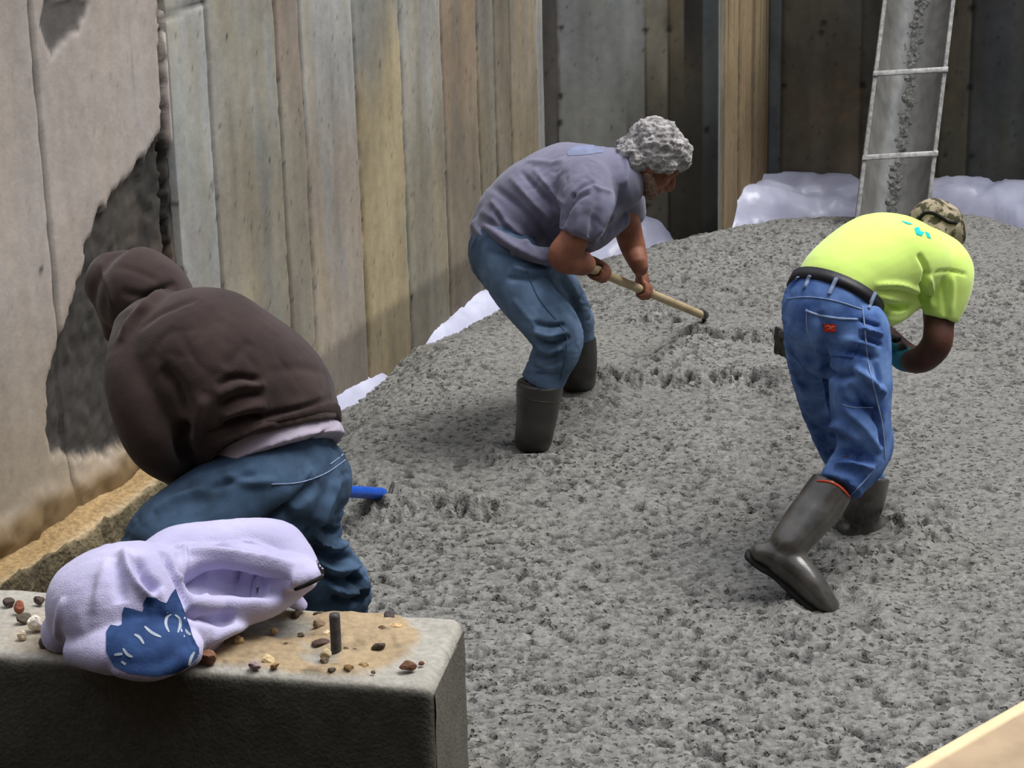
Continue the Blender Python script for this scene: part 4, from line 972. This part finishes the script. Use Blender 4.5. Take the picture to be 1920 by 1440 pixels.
    cord('lettering', [(1551, 618), (1556, 616), (1561, 618)], bvh_of(rl.data), .0010, M_cream, jn)
    cord('side_seam', [(1617, 575), (1622, 620), (1628, 680), (1642, 740), (1655, 800), (1660, 860)], bv, .0022, M_jeanhem, jn)
    cord('waist_seam', [(1476, 560), (1510, 557), (1545, 560), (1580, 568), (1616, 580)], bv, .0020, M_jeanhem, jn)
    cord('inner_seam', [(1512, 580), (1514, 620), (1530, 660)], bv, .0018, M_jeanhem, jn)
    cord('knee_seam', [(1578, 758), (1600, 764), (1636, 764)], bv, .0016, M_jeanhem, jn)
    cord('hem', [(1536, 905), (1560, 915), (1590, 928), (1618, 905), (1640, 878)], bv, .0025, M_jeanhem, jn)
    # belt
    bm = bmesh.new()
    rfv = Vector((1, -.4, 0)); sdv = (rfv-axu*rfv.dot(axu)).normalized(); uv = axu.cross(sdv)
    n = 60; prev = None; rings = []
    for j in range(n):
        a = 2*math.pi*j/n; d = sdv*(.1425*math.cos(a))+uv*(.1205*math.sin(a)); o_ = d.normalized()*.004
        rings.append([bm.verts.new(c0+d+axu*.019+o_), bm.verts.new(c0+d-axu*.019+o_), bm.verts.new(c0+d-axu*.019-o_), bm.verts.new(c0+d+axu*.019-o_)])
    for j in range(n):
        A, B = rings[j], rings[(j+1) % n]
        for k in range(4): bm.faces.new((A[k], A[(k+1) % 4], B[(k+1) % 4], B[k]))
    bmesh.ops.recalc_face_normals(bm, faces=bm.faces[:])
    bl = obj('belt', bm, M_belt, body); bvl = bvh_of(bl.data)
    for x0, y0, x1, y1 in ((1518, 518, 1506, 546), (1568, 522, 1555, 550), (1641, 549, 1629, 577), (1496, 520, 1482, 542)):
        pts = []
        for t in np.linspace(0, 1, 6):
            x, y = x0+(x1-x0)*t, y0+(y1-y0)*t; h = bvl.ray_cast(CP, ray(x, y).normalized())
            if h[0] is None: h = bv.ray_cast(CP, ray(x, y).normalized())
            if h[0] is not None: pts.append((h[0]+(CP-h[0]).normalized()*.004, .006, .003))
        if len(pts) > 2: bm = bmesh.new(); tube(bm, pts, n=8, k=1, ref=(1, 0, .3)); obj('belt_loop', bm, M_jeanhem, jn)
    # standing boot
    an = G(1612, 1002, -.01)
    boot(body, 'boot', [(P(1627, 893, 6.2), .068), (P(1620, 940, 6.18), .064), (an+Vector((.0, 0, .06)), .058), (an+Vector((0, 0, -.04)), .056)],
         [(an+Vector((-.03, -.01, .01)), .054), (an+Vector((.04, .01, .01)), .055), (an+Vector((.11, .03, -.005)), .048, .038), (an+Vector((.16, .05, -.02)), .042, .028)], M_boot2)
    # raised boot
    top = P(1560, 914, 5.82); ank = P(1462, 1030, 5.69)
    toe = G(1566, 1142, .008); ball_ = P(1512, 1108, 5.60)
    heel = P(1412, 1040, 5.68)
    bt = boot(body, 'boot', [(top, .067, .067), (P(1530, 955, 5.78), .068), (P(1500, 992, 5.73), .062), (P(1476, 1022, 5.69), .056)],
              [(P(1424, 1036, 5.68), .030, .028), (P(1458, 1044, 5.68), .052, .050), (P(1492, 1070, 5.65), .050, .050), (P(1522, 1100, 5.62), .048, .044), (P(1545, 1125, 5.60), .046, .034), (P(1559, 1137, 5.59), .040, .022)], M_boot2, ref=(.25, 1, .1))
    bvb = bvh_of(bt.data)
    tr_ = cord('rim_trim', [(1534, 902), (1552, 903), (1570, 910), (1584, 922), (1592, 932)], bvb, .004, M_orange, bt, .0); 
    if tr_: tr_['label'] = 'orange band round the boot top'
    # sole slab following the foot's underside
    bm = bmesh.new(); line = [(P(1404, 1040, 5.69), .030), (P(1425, 1056, 5.685), .036), (P(1455, 1074, 5.67), .036), (P(1488, 1104, 5.64), .038), (P(1525, 1134, 5.61), .041), (P(1564, 1150, 5.59), .033)]
    dn = (P(1450, 1085, 5.66)-P(1470, 1052, 5.66)).normalized()
    tube(bm, [(p_, r_, .013) for p_, r_ in line], n=20, ref=(.25, 1, .1)); me = remesh(bm, .004, 2); finish(me, 'sole', M_sole, bt)
    # glove
    bm = bmesh.new(); grip(bm, hnd, ax, P(1720, 678, 6.22)-hnd, r=.019, flip=1, s=1.12)
    me = remesh(bm, .004, 2); gl = finish(me, 'glove', M_gloved, body); gl['label'] = 'dark work glove with a blue cuff'
    bm = bmesh.new(); tube(bm, [(P(1700, 676, 6.24), .036), (P(1692, 671, 6.27), .038), (P(1684, 664, 6.30), .036)], n=20); me = remesh(bm, .004, 1); finish(me, 'cuff', M_glove, gl)
    bm = bmesh.new(); tube(bm, [(P(1658, 646, 6.28), .010), (P(1672, 650, 6.27), .014), (P(1688, 658, 6.26), .016), (P(1696, 668, 6.25), .013)], n=12); finish(remesh(bm, .004, 1), 'finger_sleeve', M_glove, gl)
    # cap worn backwards
    bm = bmesh.new(); R = frame(upv, fw_)
    def L(x, y, z): return hc+R @ Vector((x, y, z))
    ball(bm, L(0, -.012, .035), (.090, .108, .088), R, 4); ball(bm, L(0, -.06, -.01), (.078, .055, .06), R); ball(bm, L(0, .03, .06), (.07, .07, .06), R)
    me = remesh(bm, .0045, 3); wrinkle(me, .006, 22, 4); cp = finish(me, 'cap', M_camo, body); bvc = bvh_of(me); cp['label'] = 'camouflage cap'
    cord('cap_strap', [(1722, 412), (1734, 400), (1750, 400), (1765, 408), (1778, 416), (1792, 418)], bvc, .006, M_dark, cp)
    bm = bmesh.new(); tube(bm, [(L(-.05, .09, .01), .03, .004), (L(0, .15, -.005), .075, .004), (L(0, .18, -.015), .05, .004)], n=20, ref=R.col[0]); 
    obj('visor', bm, M_camo, cp)
worker_neon()

# ================================================================== hooded worker
def worker_hood():
    tip = G(716, 948, .0)+Vector((0, 0, .03)); hnd = P(352, 905, 5.42)
    root = bpy.data.objects.new('concrete_rake', None); link(root)
    tag(root, 'concrete rake with a bright blue handle reaching behind the hooded worker', 'rake', 'concrete rakes in the workers\' hands')
    tool_handle('handle', hnd-(tip-hnd).normalized()*.06, tip+Vector((0, 0, .012)), .0195, M_bluepole, root)
    ax = (tip-hnd).normalized(); a = tip
    bm = bmesh.new(); tube(bm, [(a-ax*.01, .018), (a+ax*.05, .016)], n=14, k=2); tube(bm, [(a+ax*.03, .008), (a+ax*.07+Vector((.0, 0, .015)), .008), (a+ax*.10+Vector((0, 0, .05)), .006)], n=8); tube(bm, [(a+ax*.03, .012), (a+ax*.03+Vector((0, 0, -.06)), .014)], n=10)
    obj('ferrule', bm, M_tool, root)
    bm = bmesh.new(); box(bm, a+ax*.02+Vector((-.02, 0, -.05)), (.38, .008, .07), frame((0, 0, 1), (ax.x, ax.y, 0)), .002); obj('blade', bm, M_tool, root)
    bm = bmesh.new()
    tube(bm, [(P(530, 860, 5.2), .14, .11), (P(470, 780, 5.2), .14, .11), (P(370, 690, 5.25), .16, .13), (P(300, 620, 5.3), .13, .10), (P(285, 590, 5.32), .07)], n=22)
    pm = grip(bm, hnd, ax, P(320, 850, 5.3)-hnd, r=.02, flip=1)
    tube(bm, [(P(275, 680, 5.15), .08), (P(275, 750, 5.08), .06), (P(290, 815, 5.08), .055), (P(325, 865, 5.22), .04), (pm, .028, .022)], n=16)
    g2 = hnd.lerp(tip, .2); pm2 = grip(bm, g2, ax, Vector((-.25, .2, .4)), r=.02, flip=-1)
    tube(bm, [(P(330, 640, 5.55), .08), (P(300, 740, 5.72), .055), (P(330, 820, 5.75), .05), (pm2, .028, .022)], n=16)
    for pts in ([(500, 880, 5.12, .09), (390, 950, 5.05, .075), (300, 1020, 4.98, .06), (295, 1120, 5.0, .05), (290, 1260, 5.05, .04)],
                [(565, 890, 5.25, .07), (570, 1000, 5.28, .05), (600, 1090, 5.28, .05), (632, 1190, 5.3, .045), (640, 1290, 5.32, .04)]):
        tube(bm, [(P(x, y, Y), r) for x, y, Y, r in pts], n=14)
    hc = P(245, 555, 5.38); upv = Vector((-.45, .15, .62)); fw_ = Vector((-.75, .25, -.55))
    tube(bm, [(P(295, 610, 5.3), .075), (hc-upv.normalized()*.05, .06)], n=16); head(bm, hc, upv, fw_, .98)
    me = remesh(bm, .0055, 3); body = finish(me, 'person', M_skind)
    tag(body, 'person in a dark brown hooded sweatshirt and jeans bending toward the left wall', 'person', 'workers spreading the concrete')
    # boots (reach down into the pour behind the near wall)
    for x, y, Y, an in ((292, 1200, 5.02, Vector((-.99, 4.98, -.02))), (638, 1200, 5.3, Vector((-.43, 5.32, -.02)))):
        top = P(x, y, Y); an.x = P(x, 1400, Y).x
        boot(body, 'boot', [(top, .07), (top.lerp(an, .6), .062), (an+Vector((0, 0, .02)), .056)], [(an+Vector((.05, 0, 0)), .048), (an+Vector((-.06, .01, -.01)), .048), (an+Vector((-.19, .03, -.03)), .04, .03)], M_boot)
    # jeans
    bm = bmesh.new()
    tube(bm, [(P(515, 845, 5.2), .172, .15), (P(525, 885, 5.18), .182, .155), (P(545, 925, 5.18), .165, .135)], n=32)
    tube(bm, [(P(500, 905, 5.10), .155, .140), (P(430, 945, 5.05), .145, .125), (P(360, 985, 5.0), .130, .118), (P(312, 1030, 4.97), .115), (P(300, 1100, 4.98), .095), (P(292, 1230, 5.02), .085)], n=26)
    tube(bm, [(P(565, 900, 5.2), .135), (P(560, 960, 5.22), .120), (P(565, 1030, 5.24), .110), (P(592, 1080, 5.26), .105), (P(622, 1115, 5.28), .095), (P(632, 1160, 5.3), .085), (P(636, 1235, 5.3), .08)], n=26)
    tube(bm, [(P(615, 1062, 5.26), .08), (P(645, 1096, 5.28), .074), (P(655, 1122, 5.28), .062)], n=18)
    me = remesh(bm, .0075, 5)
    fold(me, [([(600, 985), (625, 1000), (645, 990)], -.012, .010), ([(590, 1005), (620, 1022), (650, 1015)], .013, .010), ([(585, 1025), (620, 1046), (660, 1040)], -.013, .010), ([(590, 1045), (630, 1070), (675, 1062)], .014, .010),
              ([(600, 1070), (640, 1092), (690, 1080)], -.013, .010), ([(610, 1095), (650, 1112), (688, 1100)], .012, .009), ([(620, 1115), (655, 1130), (685, 1118)], -.010, .009), ([(660, 1075), (675, 1100), (670, 1130)], -.010, .008), ([(676, 1075), (688, 1095), (684, 1125)], .008, .007),
              ([(600, 900), (560, 940), (490, 985)], -.012, .018), ([(640, 890), (610, 950), (590, 1000)], .010, .014), ([(420, 890), (470, 905), (520, 900)], .006, .012), ([(380, 920), (440, 900), (480, 890)], -.006, .012),
              ([(520, 960), (560, 980), (600, 1010)], -.010, .02), ([(290, 960), (330, 935), (400, 915)], .006, .016)], 2.2)
    wrinkle(me, .0045, 10, 7); creases(me, .007, (9, 9, 18), 7)
    jn = finish(me, 'jeans', M_jean_d, body); bv = bvh_of(me)
    cord('yoke_seam', [(510, 908), (560, 905), (610, 888), (648, 862)], bv, .0016, M_jeanhem, jn); cord('yoke_seam', [(620, 870), (640, 855), (656, 838)], bv, .0016, M_jeanhem, jn)
    # undershirt
    bm = bmesh.new(); tube(bm, [(P(505, 808, 5.19), .186, .168), (P(515, 838, 5.18), .193, .180), (P(521, 856, 5.17), .194, .182)], n=34, cap=(True, False))
    me = remesh(bm, .007, 4); fold(me, [([(540, 862), (600, 845), (650, 815)], .008, .008), ([(520, 850), (570, 830), (640, 795)], -.007, .010)]); wrinkle(me, .004, 14, 3); finish(me, 'undershirt', M_under, body)
    # hooded sweatshirt
    bm = bmesh.new()
    tube(bm, [(P(504, 820, 5.185), .203, .190), (P(497, 798, 5.195), .209, .197), (P(474, 758, 5.21), .216, .212), (P(400, 710, 5.2), .225, .220), (P(345, 662, 5.24), .215, .205), (P(305, 622, 5.28), .16, .15), (P(285, 600, 5.3), .10, .10)], n=38, cap=(False, True))
    tube(bm, [(P(300, 655, 5.2), .14), (P(272, 700, 5.13), .105), (P(278, 770, 5.07), .092), (P(300, 830, 5.06), .080), (P(330, 868, 5.15), .058), (P(347, 888, 5.25), .044)], n=24)
    tube(bm, [(P(330, 640, 5.5), .12), (P(305, 740, 5.68), .08), (P(330, 810, 5.72), .06)], n=20, cap=(True, False))
    me = remesh(bm, .0075, 7)
    fold(me, [([(405, 725), (440, 708), (490, 715)], -.012, .010), ([(410, 745), (450, 722), (500, 722)], .010, .010), ([(410, 765), (445, 745), (495, 740)], -.012, .009), ([(415, 785), (455, 768), (500, 758)], .010, .009), ([(415, 800), (460, 785), (490, 780)], -.014, .010),
              ([(375, 820), (430, 800), (500, 780), (570, 765), (650, 738)], -.012, .008), ([(390, 838), (450, 815), (520, 792)], .010, .010), ([(300, 690), (330, 720), (350, 780)], -.014, .016), ([(350, 790), (340, 830), (352, 870)], -.022, .018), ([(385, 740), (370, 790), (365, 830)], .012, .016),
              ([(620, 700), (560, 690), (500, 700)], -.004, .014), ([(335, 540), (290, 560), (250, 600), (225, 640)], .014, .014), ([(370, 560), (300, 590), (260, 620)], -.005, .010), ([(420, 690), (450, 660), (470, 640)], -.005, .014)], 1.3)
    wrinkle(me, .005, 7, 9); creases(me, .003, (8, 8, 8), 2)
    hd = finish(me, 'hooded_sweatshirt', M_hood, body); bv = bvh_of(me)
    bm = bmesh.new(); tube(bm, [(P(508, 834, 5.175), .200, .188), (P(504, 822, 5.183), .209, .196), (P(498, 805, 5.192), .212, .200)], n=40, cap=False); me = remesh(bm, .0065, 4)
    finish(me, 'waist_rib', M_hoodrib, hd)
    # hood
    bm = bmesh.new()
    tube(bm, [(P(312, 590, 5.32), .11, .09), (P(285, 562, 5.34), .13, .110), (P(255, 545, 5.36), .13, .115), (P(232, 538, 5.37), .115, .105), (P(215, 530, 5.38), .08, .08)], n=28)
    tube(bm, [(P(205, 492, 5.38), .024), (P(206, 515, 5.38), .045), (P(212, 550, 5.37), .055), (P(220, 590, 5.36), .050), (P(218, 622, 5.34), .034)], n=20)
    tube(bm, [(P(196, 486, 5.38), .016), (P(225, 500, 5.38), .05), (P(250, 520, 5.37), .08)], n=18)
    me = remesh(bm, .006, 14)
    fold(me, [([(225, 545), (270, 555), (330, 535)], -.008, .012), ([(215, 500), (260, 510), (300, 530)], -.004, .012), ([(330, 530), (290, 548), (250, 580)], -.014, .010), ([(190, 490), (200, 530), (212, 580)], .006, .010)])
    wrinkle(me, .004, 10, 5); finish(me, 'hood', M_hood, hd)
worker_hood()

# ================================================================== sweatshirt lying on the near wall
def sweatshirt():
    bm = bmesh.new(); T = lambda x, y, Y, *r: (P(x, y, Y), *r)
    tube(bm, [T(120, 1185, 3.33, .05, .04), T(160, 1150, 3.33, .10, .085), T(215, 1135, 3.32, .125, .100), T(275, 1140, 3.31, .125, .105), T(330, 1170, 3.29, .10, .085)], n=30)
    tube(bm, [T(170, 1205, 3.25, .06, .035), T(240, 1205, 3.21, .08, .045), T(310, 1212, 3.19, .075, .04), T(350, 1216, 3.19, .04, .03)], n=24)
    tube(bm, [T(240, 1240, 3.16, .045, .022), T(290, 1246, 3.15, .045, .022), T(342, 1232, 3.155, .03, .02)], n=20)
    tube(bm, [T(205, 1050, 3.42, .03), T(228, 1068, 3.39, .052), T(245, 1110, 3.33, .06)], n=16)
    tube(bm, [T(300, 1060, 3.42, .05), T(340, 1030, 3.46, .05, .045), T(400, 1012, 3.48, .05, .030), T(470, 1010, 3.48, .06, .032), T(520, 1018, 3.46, .055, .035), T(548, 1045, 3.43, .045, .035), T(575, 1070, 3.40, .03, .022)], n=24)
    tube(bm, [T(340, 1060, 3.38, .06, .03), T(420, 1052, 3.38, .05, .03), T(500, 1065, 3.37, .05, .028), T(560, 1075, 3.36, .045, .026), T(590, 1078, 3.35, .025, .014)], n=24)
    tube(bm, [T(330, 1130, 3.34, .07, .06), T(400, 1128, 3.36, .08, .05), T(470, 1112, 3.38, .08, .045), T(530, 1098, 3.40, .06, .035), T(575, 1085, 3.40, .03, .02)], n=24)
    tube(bm, [T(330, 1180, 3.28, .05, .04), T(380, 1178, 3.29, .06, .025), T(420, 1165, 3.31, .05, .018), T(450, 1158, 3.33, .03, .012)], n=20)
    tube(bm, [T(335, 1050, 3.36, .02), T(340, 1090, 3.31, .03), T(345, 1120, 3.28, .026)], n=14)
    tube(bm, [T(545, 1120, 3.44, .03, .015), T(565, 1135, 3.44, .018, .012)], n=14)
    me = remesh(bm, .0042, 5)
    fold(me, [([(232, 1030), (245, 1070), (262, 1100), (290, 1128)], .016, .008), ([(215, 1040), (222, 1090), (230, 1130)], -.014, .010), ([(205, 1045), (190, 1090), (175, 1150)], .006, .012), ([(252, 1045), (268, 1080), (295, 1108)], -.022, .010),
              ([(305, 1035), (325, 1070), (345, 1110), (350, 1140)], -.018, .007), ([(335, 1020), (350, 1060), (352, 1090)], .010, .006), ([(318, 1040), (330, 1070), (345, 1085)], .006, .005),
              ([(345, 1085), (400, 1074), (470, 1084), (545, 1094)], -.062, .017), ([(350, 1105), (420, 1098), (480, 1106), (540, 1104)], -.020, .014), ([(330, 1030), (390, 1025), (450, 1032), (520, 1045)], -.006, .006), ([(310, 1040), (400, 1034), (480, 1044), (555, 1060)], .010, .008),
              ([(400, 1025), (460, 1018), (520, 1035)], .006, .007), ([(345, 1140), (380, 1155), (440, 1160)], -.026, .010), ([(352, 1120), (400, 1130), (460, 1128), (520, 1105)], .008, .014), ([(385, 1115), (395, 1100), (420, 1095)], .006, .006),
              ([(120, 1120), (110, 1160), (105, 1200)], .006, .008), ([(300, 1100), (310, 1140), (318, 1150)], .006, .008), ([(180, 1080), (165, 1130), (160, 1180)], -.004, .01), ([(340, 1160), (355, 1190), (365, 1215)], -.008, .006)])
    wrinkle(me, .0022, 16, 5); wrinkle(me, .0006, 120, 6)
    V, N = get_vn(me)
    # rest on the wall top: nothing sinks below it
    S = (V-np.array(b0)) @ np.array(bnr); under = (V[:, 2] < BZ+.004) & (S > -.004) 
    V[:, 2] = np.where(under, BZ+.004, V[:, 2]); V[:, 2] = np.maximum(V[:, 2], BZ-.03); set_v(me, V)
    sw = finish(me, 'sweatshirt', M_sweat); bv = bvh_of(me)
    tag(sw, 'crumpled lavender fleece sweatshirt with a navy print lying on the near concrete wall', 'sweatshirt')
    pp = [(328, 1104), (334, 1120), (342, 1140), (352, 1165), (362, 1195), (372, 1215), (372, 1228), (352, 1250), (330, 1262), (290, 1268), (240, 1262), (215, 1250), (200, 1222), (200, 1185), (208, 1172), (222, 1175), (229, 1172), (229, 1150), (233, 1138), (250, 1142), (266, 1147), (270, 1140), (268, 1132), (276, 1118), (290, 1121), (303, 1128), (311, 1131), (318, 1118)]
    pr = patch('navy_print', pp, bv, M_print, sw, .0016, step=5); bvp = bvh_of(pr.data); pr['label'] = 'ragged navy blue print with pale letters'
    for ln in ([(317, 1186), (311, 1172), (313, 1158), (321, 1152)], [(328, 1153), (336, 1160), (337, 1174), (333, 1187)],      # O
               [(271, 1175), (285, 1187), (302, 1195)],                                       # stroke of N
               [(252, 1190), (262, 1196), (270, 1208)],                                       # arc of the next letter
               [(231, 1216), (239, 1227), (249, 1232)], [(215, 1228), (230, 1226)], [(228, 1240), (236, 1246)], [(212, 1250), (230, 1260)],
               [(347, 1180), (352, 1187), (358, 1191)], [(353, 1252), (357, 1235), (364, 1222)], [(358, 1252), (368, 1238), (374, 1224)]):
        pl = strokepoly(ln, 5.5, True); patch('letter_stroke', pl, bvp, M_letter, pr, .001, step=4)
    cf = patch('dark_cuff_lining', [(592, 1050), (602, 1056), (609, 1072), (606, 1080), (597, 1066)], bv, M_dark, sw, .002, step=4)
    ln = cord('drawstring_edge', [(555, 1104), (580, 1094), (606, 1080)], bv, .004, M_dark, sw)
sweatshirt()
# </people>

# ------------------------------------------------------------------ put every thing's origin at its own base
def finalize():
    bpy.context.view_layer.update()
    def kids(o): return [c for c in COL.objects if c.parent == o]
    for o in [x for x in COL.objects if x.parent is None and x.type in ('MESH', 'EMPTY')]:
        if o.location.length > 1e-6: continue
        fam = [o]+kids(o); fam += [g for c in kids(o) for g in kids(c)]
        ms = [x for x in fam if x.type == 'MESH']; lo = np.full(3, 9e9); hi = -lo
        for x in ms:
            V = np.zeros(len(x.data.vertices)*3, np.float32); x.data.vertices.foreach_get('co', V); V = V.reshape(-1, 3); lo = np.minimum(lo, V.min(0)); hi = np.maximum(hi, V.max(0))
        base = Vector(((lo[0]+hi[0])/2, (lo[1]+hi[1])/2, lo[2]))
        done = set()
        for x in ms:
            if x.data.name in done: continue
            done.add(x.data.name); x.data.transform(Matrix.Translation(-base)); x.data.update()
        o.location = base
finalize()
